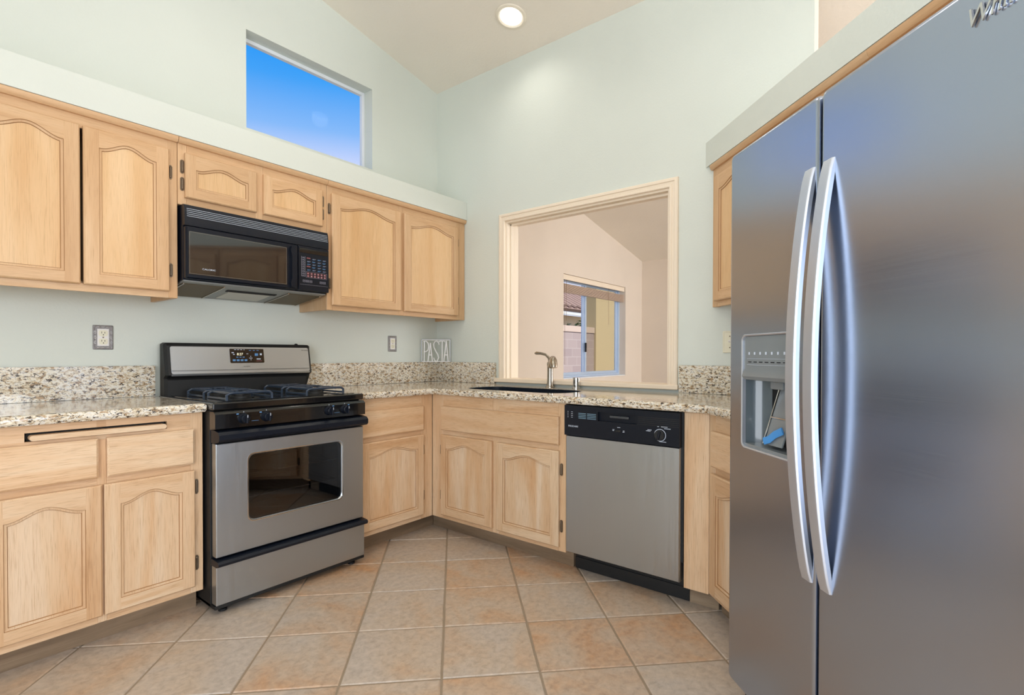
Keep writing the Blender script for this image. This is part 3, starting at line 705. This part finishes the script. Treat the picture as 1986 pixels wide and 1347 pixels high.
# burners and grates
for gx0,gx1 in ((-1.865,-1.660),(-1.480,-1.270)):
    for gy0,gy1 in ((-.625,-.425),(-.375,-.185)):
        cx_,cy_=(gx0+gx1)/2,(gy0+gy1)/2
        mb=M(); mb.lathe((cx_,cy_,.9185),[(.085,0),(.080,.0015),(.055,-.0005),(.045,.001),(.043,.010),(.036,.014),(.036,.020),(.030,.0225),(.002,.023)],28); T.part('burner',mb,[BLACKM])
        mb=M(); zt=.951; w=.006
        def rail(p,q): 
            mb.tube([(p[0],p[1],.9190),(p[0],p[1],zt-.010),(p[0]+(q[0]-p[0])*.06,p[1]+(q[1]-p[1])*.06,zt-.002),(p[0]+(q[0]-p[0])*.14,p[1]+(q[1]-p[1])*.14,zt),
                     (q[0]-(q[0]-p[0])*.14,q[1]-(q[1]-p[1])*.14,zt),(q[0]-(q[0]-p[0])*.06,q[1]-(q[1]-p[1])*.06,zt-.002),(q[0],q[1],zt-.010),(q[0],q[1],.9190)],w,8,ref=(.3,.5,.1))
        rail((gx0,gy0),(gx1,gy0)); rail((gx0,gy1),(gx1,gy1))
        mb.box(gx0-.005,gx0+.005,gy0,gy1,.921,.930,.002); mb.box(gx1-.005,gx1+.005,gy0,gy1,.921,.930,.002)
        mb.box(cx_-.005,cx_+.005,gy0,cy_-.03,zt-.007,zt+.004,.002); mb.box(cx_-.005,cx_+.005,cy_+.03,gy1,zt-.007,zt+.004,.002)
        mb.box(gx0+.02,cx_-.03,cy_-.005,cy_+.005,zt-.007,zt+.004,.002); mb.box(cx_+.03,gx1-.02,cy_-.005,cy_+.005,zt-.007,zt+.004,.002)
        for xx in (gx0+.02,gx1-.02): mb.box(xx-.005,xx+.005,gy0,gy1,zt-.007,zt+.003,.002)
        T.part('grate',mb,[GRATE])
# hollow the range body so that the oven cavity can be seen through the glass
bo=[c for c in T.o.children if c.name.startswith('body')][0]
bm=bmesh.new()
mb=M(); mb.box(X0,a-.002,-.66,-.045,.03,.884,.002); mb.box(b+.002,X1,-.66,-.045,.03,.884,.002); mb.box(a-.002,b+.002,-.66,-.045,.03,c-.002); mb.box(a-.002,b+.002,-.66,-.045,d+.002,.884); mb.box(a-.002,b+.002,-.245,-.045,c-.002,d+.002)
for v in mb.bm.verts: v.co-=T.base
mb.bm.to_mesh(bo.data); mb.bm.free(); bm.free()

# ================================================================== MICROWAVE
T=Thing('microwave','black over-the-range microwave with smoked door window, hung above the gas range','microwave','N',(-1.565,-.19,1.44))
x0,x1=-1.942,-1.197; yf=-.366
mb=M(); mb.prism([(-.004,1.436),(-.004,1.831),(-.345,1.831),(-.345,1.478)],lambda u,v,d:(d,u,v),x0,x1); T.part('case',mb,[BLACKP])
mb=M(); mb.prism([(-.345,1.831),(-.345,1.731),(-.370,1.731),(-.3705,1.765),(-.364,1.815),(-.358,1.829)],lambda u,v,d:(d,u,v),x0,x1); vt=T.part('vent_grille',mb,[BLACKP])
mb=M()
for k in range(5):
    z=1.774+k*.0088; y=-.3705+(z-1.765)*.13; mb.box(x0+.010,x1-.006,y-.0012,y+.004,z,z+.0016)
T.part('grille_lines',mb,[INK],vt,label='five thin pale lines across the vent')
DX0,DX1=x0+.002,-1.387
mb=M()
rr=lambda i,y,r=.006:[(u,y,v) for u,v in roundrect(DX0+i,DX1-i,1.482+i,1.727-i,r,5)]
mb.rings([rr(0,-.346),rr(0,-.372),rr(.006,-.380)],0,True,True); dd=T.part('door',mb,[BLACKP])
mb=M(); mb.rings([[(u,y,v) for u,v in roundrect(-1.930+i,-1.452-i,1.501+i,1.704-i,.004,4)] for i,y in ((0,-.380),(.0008,-.3815))],0,True,True); wd_=T.part('door_window',mb,[MWGLASS],dd)
mb=M()
for i in (.004,): 
    q=lambda i:[(u,-.3819,v) for u,v in roundrect(-1.930+i,-1.452-i,1.501+i,1.704-i,.003,4)]
    mb.rings([q(.0035),q(.0048)],0)
T.part('window_outline',mb,[INKD],wd_)
T.text('lettering','CALORIC',.0105,(-1.872,-.3822,1.528),INK,wd_,depth=.0003,sx=1.35)
mb=M(); mb.prism([(-1.434,1.712),(-1.440,1.690),(-1.432,1.66),(-1.432,1.54),(-1.440,1.515),(-1.434,1.492),(-1.412,1.492),(-1.405,1.53),(-1.405,1.675),(-1.412,1.712)],lambda u,v,d:(u,d,v),-.378,-.398)
T.part('door_handle',mb,[BLACKP],dd)
mb=M(); mb.rings([[(u,y,v) for u,v in roundrect(-1.385+i,x1-i,1.482+i,1.729-i,.004,4)] for i,y in ((0,-.346),(0,-.370),(.003,-.374))],0,True,True); cpn=T.part('control_panel',mb,[BLACKP])
mb=M(); mb.box(-1.378,-1.204,-.3752,-.3742,1.690,1.716,.001); T.part('display',mb,[BLACK],cpn)
ka=M();kb=[];kc=M()
def kd(mm,x,z,w,h):
    if mm is kb: kb.append((x,x+w,-.3748,-.3740,z,z+h))
    else: mm.box(x,x+w,-.3748,-.3740,z,z+h)
for k in range(9): 
    kd(ka,-1.367,1.560+k*.0125,.0015,.0105); kd(ka,-1.367,1.560+k*.0125,.022,.0012); kd(ka,-1.346,1.560+k*.0125,.0015,.0105); kd(ka,-1.361,1.5645+k*.0125,.011,.0022)
for r_ in range(5):
    for c_ in range(4):
        if (r_,c_) in ((0,0),(3,0)): kd(kb,-1.335,1.661-r_*.0155,.022,.006); continue
        kd(ka if (r_+c_)%2 else kc,-1.335+c_*.032+(0 if (r_*c_)%2 else .003),1.661-r_*.0155,.020,.0018); kd(kc,-1.335+c_*.032+.002,1.6575-r_*.0155,.014,.0014)
kd(ka,-1.339,1.5555,.127,.0008); kd(ka,-1.339,1.588,.127,.0008); kd(ka,-1.339,1.5555,.0008,.033); kd(ka,-1.2128,1.5555,.0008,.033)
for r_ in range(2):
    for c_ in range(6): kd(kb,-1.333+c_*.0205,1.559+r_*.0145,.013,.0105)
for q_ in (-1.358,-1.338,-1.318,-1.255,-1.235):
    kd(ka,q_,1.529,.015,.0012); kd(ka,q_,1.540,.015,.0012); kd(ka,q_,1.529,.0012,.012); kd(ka,q_+.014,1.529,.0012,.012); kd(ka,q_+.004,1.534,.007,.002)
kd(ka,-1.375,1.515,.170,.0007)
T.part('key_print',ka,[plain('grey_key_print',lin(150,150,165),.6)],cpn); marks(T,'red_key',kb,INKR,cpn); T.part('blue_key_print',kc,[INKB],cpn)
for i_ in range(6):
    for r_ in range(2):
        T.text('number_key',str(i_+1 if r_ else (i_+6)%10+1 if i_<4 else 0),.009,(-1.330+i_*.0205,-.3751,1.5605+r_*.0145),INK,cpn,depth=.0002)
# sloping underside
def und(x,y,off=0): # z on the sloped bottom
    return 1.436+(1.478-1.436)*(-.004-y)/.341-off
mb=M()
def uq(mm,xa,xb,ya,yb,o0,o1,mi=0):
    ps=[(xa,ya),(xb,ya),(xb,yb),(xa,yb)]; mm.rings([[(x,y,und(x,y,o0)) for x,y in ps],[(x,y,und(x,y,o1)) for x,y in ps]],mi,True,True)
uq(mb,x0+.004,x1-.004,-.340,-.010,.0,.006); up_=T.part('underside_plate',mb,[HOODG])
for xa,xb in ((x0+.02,-1.745),(-1.40,x1-.02)):
    mb=M(); uq(mb,xa,xb,-.300,-.030,.006,.009); T.part('grease_filter',mb,[FILTER],up_)
    for q_ in (xa-.006,xb): mb=M(); uq(mb,q_,q_+.006,-.305,-.025,.006,.012); T.part('filter_edge',mb,[NICKEL],up_)
mb=M(); uq(mb,-1.68,-1.46,-.20,-.05,.006,.010); T.part('lamp_cover',mb,[plain('frosted_lamp_cover',lin(185,182,170),.3)],up_)
mb=M(); uq(mb,-1.70,-1.44,-.245,-.215,.006,.009); T.part('vent_slot',mb,[DARK],up_)

# ================================================================== DISHWASHER (local x=-y, local y=x)
T=Thing('dishwasher','stainless steel dishwasher with black control panel and dial under the counter','dishwasher','E',(1.93,-.35,0))
a0,a1=1.632,2.236
mb=M(); mb.box(a0,a1,-.585,-.06,.115,.868,.003); mb.box(a0+.0,a1+.004,-.612,-.585,.20,.8725,.002); T.part('tub',mb,[BLACKM])
mb=M(); mb.rings([[(u,y,v) for u,v in roundrect(a0+.003+d,a1-.004-d,.116+d,.716-d,.004,4)] for d,y in ((0,-.585),(0,-.628),(.004,-.634))],0,True,True); dr=T.part('door_panel',mb,[STEEL])
mb=M()
# control panel with a recessed latch pocket
za,zb=.7185,.871; pu0,pu1,pz0,pz1=1.825,2.030,.803,.848
for u0,u1,v0,v1 in ((a0,pu0,za,zb),(pu1,a1-.003,za,zb),(pu0,pu1,za,pz0),(pu0,pu1,pz1,zb)): mb.box(u0,u1,-.642,-.612,v0,v1)
mb.box(pu0,pu1,-.625,-.612,pz0,pz1)
cp=T.part('control_panel',mb,[BLACKP])
mb=M(); mb.box(1.885,1.985,-.636,-.625,.822,.834,.003); T.part('latch_handle',mb,[plain('dark_grey_latch',lin(60,64,68),.4)],cp)
mb=M()
for k in range(5): mb.box(2.035,a1-.006,-.6432,-.642,.805+k*.0085,.8075+k*.0085)
T.part('panel_ribs',mb,[BLACKM],cp)
mb=M()
for k in range(4):
    mb.box(1.715,1.758,-.6428,-.642,.808+k*.008,.8112+k*.008); mb.box(1.765,1.815,-.6428,-.642,.808+k*.008,.8112+k*.008)
T.part('vent_bars',mb,[plain('blue_grey_bars',lin(110,140,160),.4)],cp)
bx=[]
for k in range(4): bx+=[(1.652,1.655,-.6428,-.642,.810+k*.009,.813+k*.009),(1.672,1.682,-.6428,-.642,.810+k*.009,.8118+k*.009)]
for (u,v,w) in ((1.905,.768,.010),(1.905,.763,.008),(1.960,.766,.008),(1.958,.760,.010),(1.930,.780,.016),(2.083,.783,.02),(2.076,.778,.022),(2.13,.802,.008),(2.148,.802,.03),(2.162,.795,.03),(2.140,.7345,.032)): bx.append((u,u+w,-.6428,-.642,v,v+.0022))
marks(T,'printed_mark',bx,INK,cp)
mb=M(); mb.box(1.922,1.950,-.648,-.642,.7595,.7705,.002); T.part('slide_switch',mb,[BLACKM],cp)
mb=M(); cyc=[]
ring=lambda r,y:[(2.143+r*math.cos(2*PI*k/40),y,.765+r*math.sin(2*PI*k/40)) for k in range(40)]
mb.rings([ring(.0255,-.642),ring(.0255,-.6432),ring(.0278,-.6432),ring(.0278,-.642)],0); T.part('dial_ring',mb,[INK],cp)
mb=M(); mb.lathe((2.143,-.642,.765),[(.0245,0),(.0235,-.012),(.021,-.014)],30,ax='y')
m2=M(); m2.box(-.005,.005,-.024,-.010,-.021,.021,.002); m2.xf(Matrix.Translation((2.143,-.642,.765))@Matrix.Rotation(.2,4,'Y'))
kn=T.part('dial',mb,[BLACKM],cp); T.part('dial_grip',m2,[BLACKP],kn)
T.text('lettering','FRIGIDAIRE',.0115,(1.655,-.6424,.762),INK,cp,depth=.0004)
mb=M(); mb.box(a0+.003,a1+.006,-.530,-.516,.002,.130,.002); mb.box(a0+.003,a1+.006,-.536,-.530,.002,.06,.002); T.part('kick_plate',mb,[BLACKM])

# ================================================================== REFRIGERATOR (local x=-A, y=B)
T=Thing('refrigerator','stainless steel side-by-side refrigerator with ice dispenser and two bowed handles','refrigerator','D',(3.085,1.4,0))
fx0,fx1,fs0,fs1=2.631,3.540,3.0375,3.0445; bf=1.0215
mb=M(); mb.box(fx0+.004,fx1-.004,1.105,1.80,.03,1.748,.006); T.part('body',mb,[plain('grey_fridge_side',lin(120,122,124),.45,bumps=(300,.3,.001))])
mb=M(); mb.box(fx0+.01,fx1-.01,1.075,1.12,.015,.080,.004); T.part('base_grille',mb,[BLACKP])
for x,y in ((fx0+.06,1.10),(fx1-.06,1.10),(fx0+.06,1.7),(fx1-.06,1.7)):
    mb=M(); mb.cyl((x-.012,y,.018),(x+.012,y,.018),.018,16); T.part('roller',mb,[BLACKM])
def door_out(xa,xb,hole=None):
    z0,z1=.087,1.764; rr=lambda d,y,r=.012:[(u,y,v) for u,v in roundrect(xa+d,xb-d,z0+d,z1-d,r,5)]
    mb=M(); back=1.092
    if hole is None: mb.rings([rr(0,back),rr(0,bf+.010),rr(.002,bf+.004),rr(.006,bf+.001),rr(.012,bf)],0,True,True)
    else:
        h0,h1,hz0,hz1=hole; rh=lambda d,y:[(u,y,v) for u,v in roundrect(h0+d,h1-d,hz0+d,hz1-d,.018,5)]
        mb.rings([rr(0,back),rr(0,bf+.010),rr(.002,bf+.004),rr(.006,bf+.001),rr(.012,bf),rh(-.001,bf),rh(.001,bf+.004),rh(.001,back),],0)
    return mb
DH=(2.707,2.955,.846,1.187)
fd=T.part('freezer_door',door_out(fx0,fs0,DH),[STEELD]); rd=T.part('refrigerator_door',door_out(fs1,fx1),[STEELD])
mb=M(); mb.box(fx0+.012,fs0-.012,1.0925,1.104,.10,1.75); mb.box(fs1+.012,fx1-.012,1.0925,1.104,.10,1.75); T.part('door_gasket',mb,[BLACKM])
def fh(x0_,parent):
    zt,zb_=1.590,.562; n=40; prof=[]
    V=[]
    for k in range(n+1):
        t=k/n; z=zb_+(zt-zb_)*t; bow=math.sin(PI*t)**.75 if 0<t<1 else 0
        yo=bf-.004-.050*bow; yi=yo+.014
        if t<.05 or t>.95: yi=bf+.001
        cr=.005
        V.append([(x0_,yo+.002,z),(x0_+.002,yo,z),(x0_+.030,yo-.0015,z),(x0_+.0335,yo,z),(x0_+.036,yo+.004,z),(x0_+.036,yi,z),(x0_,yi,z)])
    mb=M(); mb.rings(V,0,True,True); return T.part('door_handle',mb,[HANDLE],parent)
fh(2.992,fd); fh(3.058,rd)
# dispenser
h0,h1,hz0,hz1=DH; zc_=1.057
mb=M(); rh=lambda d,y:[(u,y,v) for u,v in roundrect(h0+d,h1-d,hz0+d,hz1-d,.017,5)]
mb.rings([rh(-.003,bf-.0005),rh(-.001,bf-.003),rh(.003,bf-.001),rh(.003,bf+.01)],0); dsp=T.part('dispenser_frame',mb,[HANDLE],fd)
mb=M(); mb.prism([(bf+.003,hz1-.004),(bf+.003,zc_+.030),(bf-.004,zc_+.006),(bf+.002,zc_-.004),(bf+.03,zc_-.008),(bf+.06,hz1-.004)],lambda u,v,d:(d,u,v),h0+.004,h1-.004); dcp=T.part('dispenser_panel',mb,[GREYP],fd)
mb=M()
for k in range(7): mb.box(h0+.030+k*.028,h0+.036+k*.028,bf+.0018,bf+.0026,1.128,1.136)
mb.box(h0+.022,h1-.01,bf+.0018,bf+.0026,1.1155,1.1162); mb.box(h0+.022,h1-.01,bf+.0018,bf+.0026,1.0975,1.0982)
for k in range(7): mb.box(h0+.028+k*.028,h0+.044+k*.028,bf+.0018,bf+.0026,1.105,1.1075,mi=1)
T.part('dispenser_icons',mb,[INK,BLACKP],dcp)
# curved cavity
mb=M(); rs=[]
for z in (hz0+.008,hz0+.03,.92,.98,1.04,zc_+.003):
    row=[]
    for k in range(17):
        a=PI*k/16; row.append((((h0+h1)/2)-math.cos(a)*((h1-h0)/2-.002),bf+.004+math.sin(a)**.8*.085,z))
    rs.append(row)
mb.rings(rs,0,closed=False); mb.face(rs[-1]); T.part('dispenser_cavity',mb,[GREYD],fd)
mb=M(); mb.prism([(r[0],r[1]) for r in rs[0]],lambda u,v,d:(u,v,d),hz0-.002+.004,hz0+.012); tr=T.part('drip_tray',mb,[GREYP],fd)
mb=M(); mb.prism([(bf+.020,.868),(bf+.024,.868),(bf+.078,1.04),(bf+.074,1.04)],lambda u,v,d:(d,u,v),h0+.085,h0+.165); lv=T.part('dispenser_lever',mb,[GREYP],fd)
mb=M(); mb.tube([(h0+.082,bf+.018,.868),(h0+.082,bf+.074,1.045)],.0025,8); mb.tube([(h0+.083,bf+.042,.945),(h0+.166,bf+.042,.945)],.0018,8); T.part('lever_edge',mb,[CHROME],lv)
mb=M(); mb.tube([(h0+.090,bf+.015,.876),(h0+.112,bf+.017,.884),(h0+.130,bf+.022,.900),(h0+.160,bf+.026,.915)],.011,10,flat=.25,ref=(0,1,0)); T.part('blue_strip',mb,[BLUE],lv)
mb=M(); mb.box(h0+.095,h0+.155,bf+.03,bf+.07,1.028,1.052,.004); T.part('water_spout',mb,[GREYP],fd)
T.text('logo_lettering','Whirlpool',.046,(3.407,bf-.0035,1.688),CHROME,rd,depth=.002,shear=.25,sx=.85)

# ================================================================== SMALL THINGS
def outlet(cx_,cz_,w,label,frame='N',y=0,grp=None,fancy=True,switch=False):
    T=Thing('light_switch' if switch else 'electrical_outlet',label,'switch' if switch else 'outlet',frame,(cx_,y,cz_-.06),grp); h=.058
    mb=M(); 
    rr=lambda i,yy:[(u,yy,v) for u,v in roundrect(cx_-w+i,cx_+w-i,cz_-h+i,cz_+h-i,.004,4)]
    mb.rings([rr(0,y-.0005),rr(0,y-.003),rr(.003,y-.0055),rr(.006,y-.0055),rr(.008,y-.004)],0,True,True)
    pl=T.part('cover_plate',mb,[PEWTER if fancy else IVORY])
    if fancy:
        mb=M()
        for sx_ in (-1,1):
            for k in range(3):
                c=(cx_+sx_*(w-.0085),cz_+(k-1)*.024); R_=lambda r,yy:[(c[0]+r*.75*math.cos(2*PI*q/14),yy,c[1]+r*1.4*math.sin(2*PI*q/14)) for q in range(14)]
                mb.rings([R_(.0055,y-.004),R_(.0050,y-.0062),R_(.0036,y-.0062),R_(.0030,y-.004)],0)
        for sz in (-1,1):
            for k in (-1,0,1): mb.box(cx_+k*.018-.006,cx_+k*.018+.006,y-.006,y-.004,cz_+sz*.049-.0015,cz_+sz*.049+.0015,.0007)
        T.part('embossed_ornament',mb,[NICKEL],pl)
        iw=w-.017
        mb=M(); mb.box(cx_-iw,cx_+iw,y-.0065,y-.003,cz_-.041,cz_+.041,.001); T.part('inner_plate',mb,[WHITEP],pl)
    if switch:
        mb=M(); mb.box(cx_-.010,cx_+.010,y-.0068,y-.004,cz_-.014,cz_+.014,.001); T.part('switch_bezel',mb,[IVORY],pl)
        mb=M(); mb.prism([(y-.005,cz_-.006),(y-.018,cz_+.004),(y-.016,cz_+.009),(y-.005,cz_+.005)],lambda u,v,d:(d,u,v),cx_-.005,cx_+.005); T.part('toggle',mb,[WHITEP],pl)
        for sz in (-1,1): mb=M(); mb.lathe((cx_,y-.0045,cz_+sz*.030),[(.0035,0),(.003,-.002)],10,ax='y'); T.part('screw',mb,[BRONZE],pl)
    else:
        for sz in (-1,1):
            mb=M(); c=cz_+sz*.0195
            mb.rings([[(u,yy,v) for u,v in roundrect(cx_-min(w-.021,.0172),cx_+min(w-.021,.0172),c-.0145,c+.0145,.0095,5)] for yy in (y-.0064,y-.0085)],0,True,True); rc=T.part('receptacle',mb,[IVORY],pl)
            mb=M(); mb.box(cx_-.0075,cx_-.0055,y-.0088,y-.0083,c-.001,c+.008); mb.box(cx_+.0050,cx_+.0070,y-.0088,y-.0083,c-.001,c+.007); mb.lathe((cx_,y-.0083,c-.007),[(.0024,0),(.0024,-.0005)],10,ax='y'); T.part('slots',mb,[DARK],rc)
        mb=M(); mb.lathe((cx_,y-.0065,cz_),[(.0035,0),(.003,-.002)],12,ax='y'); T.part('screw',mb,[BRONZE],pl)
outlet(-2.166,1.206,.0395,'double outlet with embossed pewter cover plate left of the range','N',-.001,'electrical outlets')
outlet(-.448,1.206,.0385,'double outlet with embossed pewter plate between range and corner sign','N',-.001,'electrical outlets')
outlet(2.262,1.197,.037,'ivory light switch half hidden behind the refrigerator edge','E',-.001,None,False,True)

# PASTA sign across the corner, resting on the backsplash
T=Thing('word_sign','white wire sign spelling PASTA standing across the corner on the backsplash','sign','N',(-.105,-.105,1.0690))
TT=T; w_=.108; hh=.172
# local frame across the corner: direction u = right = (1,-1)/sqrt2
cx_,cy_=-.098,-.094
def P3(u,v,d=0): return (cx_+u/S2-d/S2, cy_-u/S2-d/S2, 1.0692+v)
def wire(pts,r=.0026): 
    mb=M(); mb.tube([P3(u,v) for u,v in pts],r,8,ref=(-1,-1,.01)); return mb
mb=M()
def addw(pts,r=.0026): mb.tube([P3(u,v) for u,v in pts],r,8,ref=(-1,-1,.02))
b_=.003
addw([(-w_,b_),(-w_,hh)]); addw([(w_,b_),(w_,hh)]); addw([(-w_,b_),(w_,b_)],.003); addw([(-w_,hh),(w_,hh)],.003)
T.part('frame',mb,[WHITEMET])
mb=M()
for pts_ in ([(-w_-.004,b_-.002),(-w_-.004,hh+.004)],[(w_+.004,b_-.002),(w_+.004,hh+.004)],[(-w_-.004,hh+.004),(w_+.004,hh+.004)]): addw(pts_,.0016)
T.part('outer_wire',mb,[BLUEMET],label='blue grey outer wire')
def letter(strokes):
    global mb
    mb=M()
    for s_ in strokes: addw(s_,.0042)
    T.part('letter',mb,[WHITEMET])
letter([[(-.092,b_),(-.090,.160)],[(-.098,.160),(-.075,.162),(-.060,.145),(-.056,.120),(-.062,.092),(-.078,.080),(-.092,.080)]])
letter([[(-.062,b_),(-.043,.148)],[(-.043,.148),(-.028,b_)],[(-.054,.055),(-.033,.055)]])
letter([[(.024,.135),(.018,.152),(.006,.164),(-.008,.160),(-.018,.140),(-.016,.115),(-.002,.085),(.014,.058),(.020,.035),(.012,.012),(.002,b_),(-.010,.012),(-.018,.034)]])
letter([[(.047,b_),(.048,.160)],[(.020,.158),(.034,.163),(.062,.163),(.072,.155)]])
letter([[(.060,b_),(.080,.165)],[(.080,.165),(.094,b_)],[(.068,.055),(.089,.055)]])

# recessed lights
cans=[]
def can(x,y,lab,grp):
    z=ceilz(x); sl=math.atan(.207) if x>-2.2 else -math.atan(.207)
    T=Thing('recessed_light',lab,'ceiling light','N',(x,y,z),grp)
    R=Matrix.Translation((x,y,z-.0005))@Matrix.Rotation(sl,4,'Y')
    mb=M(); mb.lathe((0,0,0),[(.100,0),(.098,-.005),(.090,-.008),(.082,-.008),(.076,-.004),(.070,.0)],40,capa=False,capb=False); mb.xf(R); T.part('trim_ring',mb,[CANW])
    mb=M(); mb.lathe((0,0,0),[(.070,-.002),(.060,-.008),(.040,-.013),(.002,-.015)],40); mb.xf(R); T.part('lamp_lens',mb,[LAMP])
    l=bpy.data.lights.new('recessed_lamp','SPOT'); l.energy=(9,34,26,30,30,40)[len(cans)]; cans.append(1); l.color=(1,.93,.84); l.spot_size=2.6; l.spot_blend=.8; l.shadow_soft_size=.07
    o=bpy.data.objects.new('recessed_lamp',l); COL.objects.link(o); o.location=(x,y,z-.03)
for k,(x,y) in enumerate(CANS):
    can(x,y,['lit round recessed light in the sloped ceiling above the sink corner','unseen round recessed light added as fill over the range aisle','unseen round recessed light added as fill over the kitchen floor centre','unseen round recessed light added as fill over the spot before the left cabinets','unseen round recessed light added as fill over the left end of the range wall','unseen round recessed light added as fill in the room behind the kitchen'][k],'recessed ceiling lights')

# blinds of the dining window
T=Thing('window_blind','beige wooden blind drawn up at the top of the far dining window','blind','N',(2.6,.04,1.8))
mb=M(); mb.box(FX0+.01,FX1-.01,.012,.028,1.950,2.008,.004); T.part('valance',mb,[TRIMW])
sl=M()
for k in range(13): sl.box(FX0+.015,FX1-.015,.015,.060,1.815+k*.0075,1.8185+k*.0075,.001)
T.part('slat_stack',sl,[plain('blind_slat',lin(222,200,182),.6)])
for x in (1.90,1.935,2.9):
    mb=M(); mb.tube([(x,.012,1.95),(x,.010,1.5),(x+.004,.010,1.02 if x<1.92 else 1.55)],.0018,6); T.part('cord',mb,[plain('blind_cord',lin(150,125,105),.8)])

# ================================================================== OUTSIDE THE DINING WINDOW
mb=M(); mb.box(-30,40,.14,40,-.25,-.12); o=link('ground',mb.bm,[plain('dry_ground',lin(150,135,115),.9)]); o['kind']='structure'
def brickm(n,c1,c2,cm_,s,w,h):
    m,nt,b=newmat(n); t=N(nt,'ShaderNodeTexCoord'); mp=N(nt,'ShaderNodeMapping'); mp.inputs['Rotation'].default_value=(PI/2,0,0); nt.links.new(t.outputs['Object'],mp.inputs[0])
    k=N(nt,'ShaderNodeTexBrick'); k.inputs['Color1'].default_value=c1; k.inputs['Color2'].default_value=c2; k.inputs['Mortar'].default_value=cm_; k.inputs['Scale'].default_value=s; k.inputs['Brick Width'].default_value=w; k.inputs['Row Height'].default_value=h; k.inputs['Mortar Size'].default_value=.01
    nt.links.new(mp.outputs[0],k.inputs['Vector']); nt.links.new(k.outputs[0],b.inputs['Base Color']); b.inputs['Roughness'].default_value=.9; return m
T=Thing('block_fence','mauve-grey concrete block wall outside the dining window','garden wall','N',(7,3.4,-.12))
mb=M(); mb.box(3.5,8.41,3.35,3.55,-.12,1.66); T.part('blocks',mb,[brickm('mauve_blocks',lin(150,136,134),lin(160,146,142),lin(168,156,152),1,.4,.2)])
mb=M(); mb.box(3.5,8.41,3.33,3.57,1.66,1.80,.008); T.part('cap_course',mb,[plain('block_cap',lin(190,172,158),.9)])
STUC=plain('tan_stucco',lin(196,180,144),.9,bumps=(60,.6,.006))
T=Thing('stucco_wing','tan stucco house wing filling the right half of the dining window','house wall','N',(11,3.45,-.12))
mb=M(); mb.box(8.42,14,3.3,3.6,-.12,3.8,.01); T.part('wall',mb,[STUC])
mb=M(); mb.box(8.3,14.1,3.15,3.7,3.8,3.95,.01); T.part('eave',mb,[FRAMEW])
T=Thing('neighbour_house','pale neighbour house with brown tiled roof seen above the block wall','house','N',(10,9,-.12))
mb=M(); mb.box(6,18,8.5,13,-.12,2.75); T.part('wall',mb,[plain('cream_stucco',lin(226,208,176),.9,bumps=(60,.6,.006))])
mb=M(); mb.box(5.6,18.4,8.0,8.06,2.72,2.95,.01); T.part('fascia',mb,[plain('pale_fascia',lin(200,205,205),.7)])
rf=M()
rf.prism([(7.9,2.95),(8.0,3.0),(10.8,4.5),(13.6,3.0),(13.6,2.9),(10.8,4.35),(8.0,2.85)],lambda u,v,d:(d,u,v),5.5,18.5)
for k in range(30):
    x=5.6+k*.43
    rf.tube([(x,7.95,3.03),(x,10.78,4.54)],.09,8)
T.part('roof',rf,[plain('brown_roof_tile',lin(140,118,108),.85,bumps=(8,1,.03))])
mb=M(); mb.box(10.2,11.4,8.46,8.5,.9,2.1,.01); T.part('window',mb,[plain('dark_window_glass',lin(70,80,90),.1)])
# shrub above the fence
random.seed(3)
T=Thing('garden_shrub','small green shrub growing just behind the block wall','shrub','N',(9.4,4.3,-.12))
lf=M()
for k in range(420):
    a=random.random()*2*PI; r=random.random()**.5*.55; z=.8+random.random()*1.35*(1-.3*r)
    c=Vector((9.4+r*math.cos(a),4.3+r*math.sin(a)*.7,z)); s=.05+random.random()*.03
    M_=Matrix.Translation(c)@Matrix.Rotation(random.random()*6,4,'Z')@Matrix.Rotation(random.random()*2-1,4,'X')@Matrix.Rotation(random.random()*2-1,4,'Y')
    ps=[M_@Vector(p) for p in ((-s,0,0),(0,-s*.4,.008),(s,0,0),(0,s*.4,.008))]
    lf.face(ps)
T.part('foliage',lf,[plain('shrub_leaf',lin(110,135,70),.7)])
mb=M()
for k in range(5): mb.tube([(9.4,4.3,-.12),(9.4+.1*math.cos(k*1.3),4.3+.1*math.sin(k*1.3),.8),(9.4+.35*math.cos(k*1.3),4.3+.3*math.sin(k*1.3),1.8)],[.02,.014,.006],6)
T.part('stem',mb,[plain('shrub_stem',lin(100,80,60),.9)])
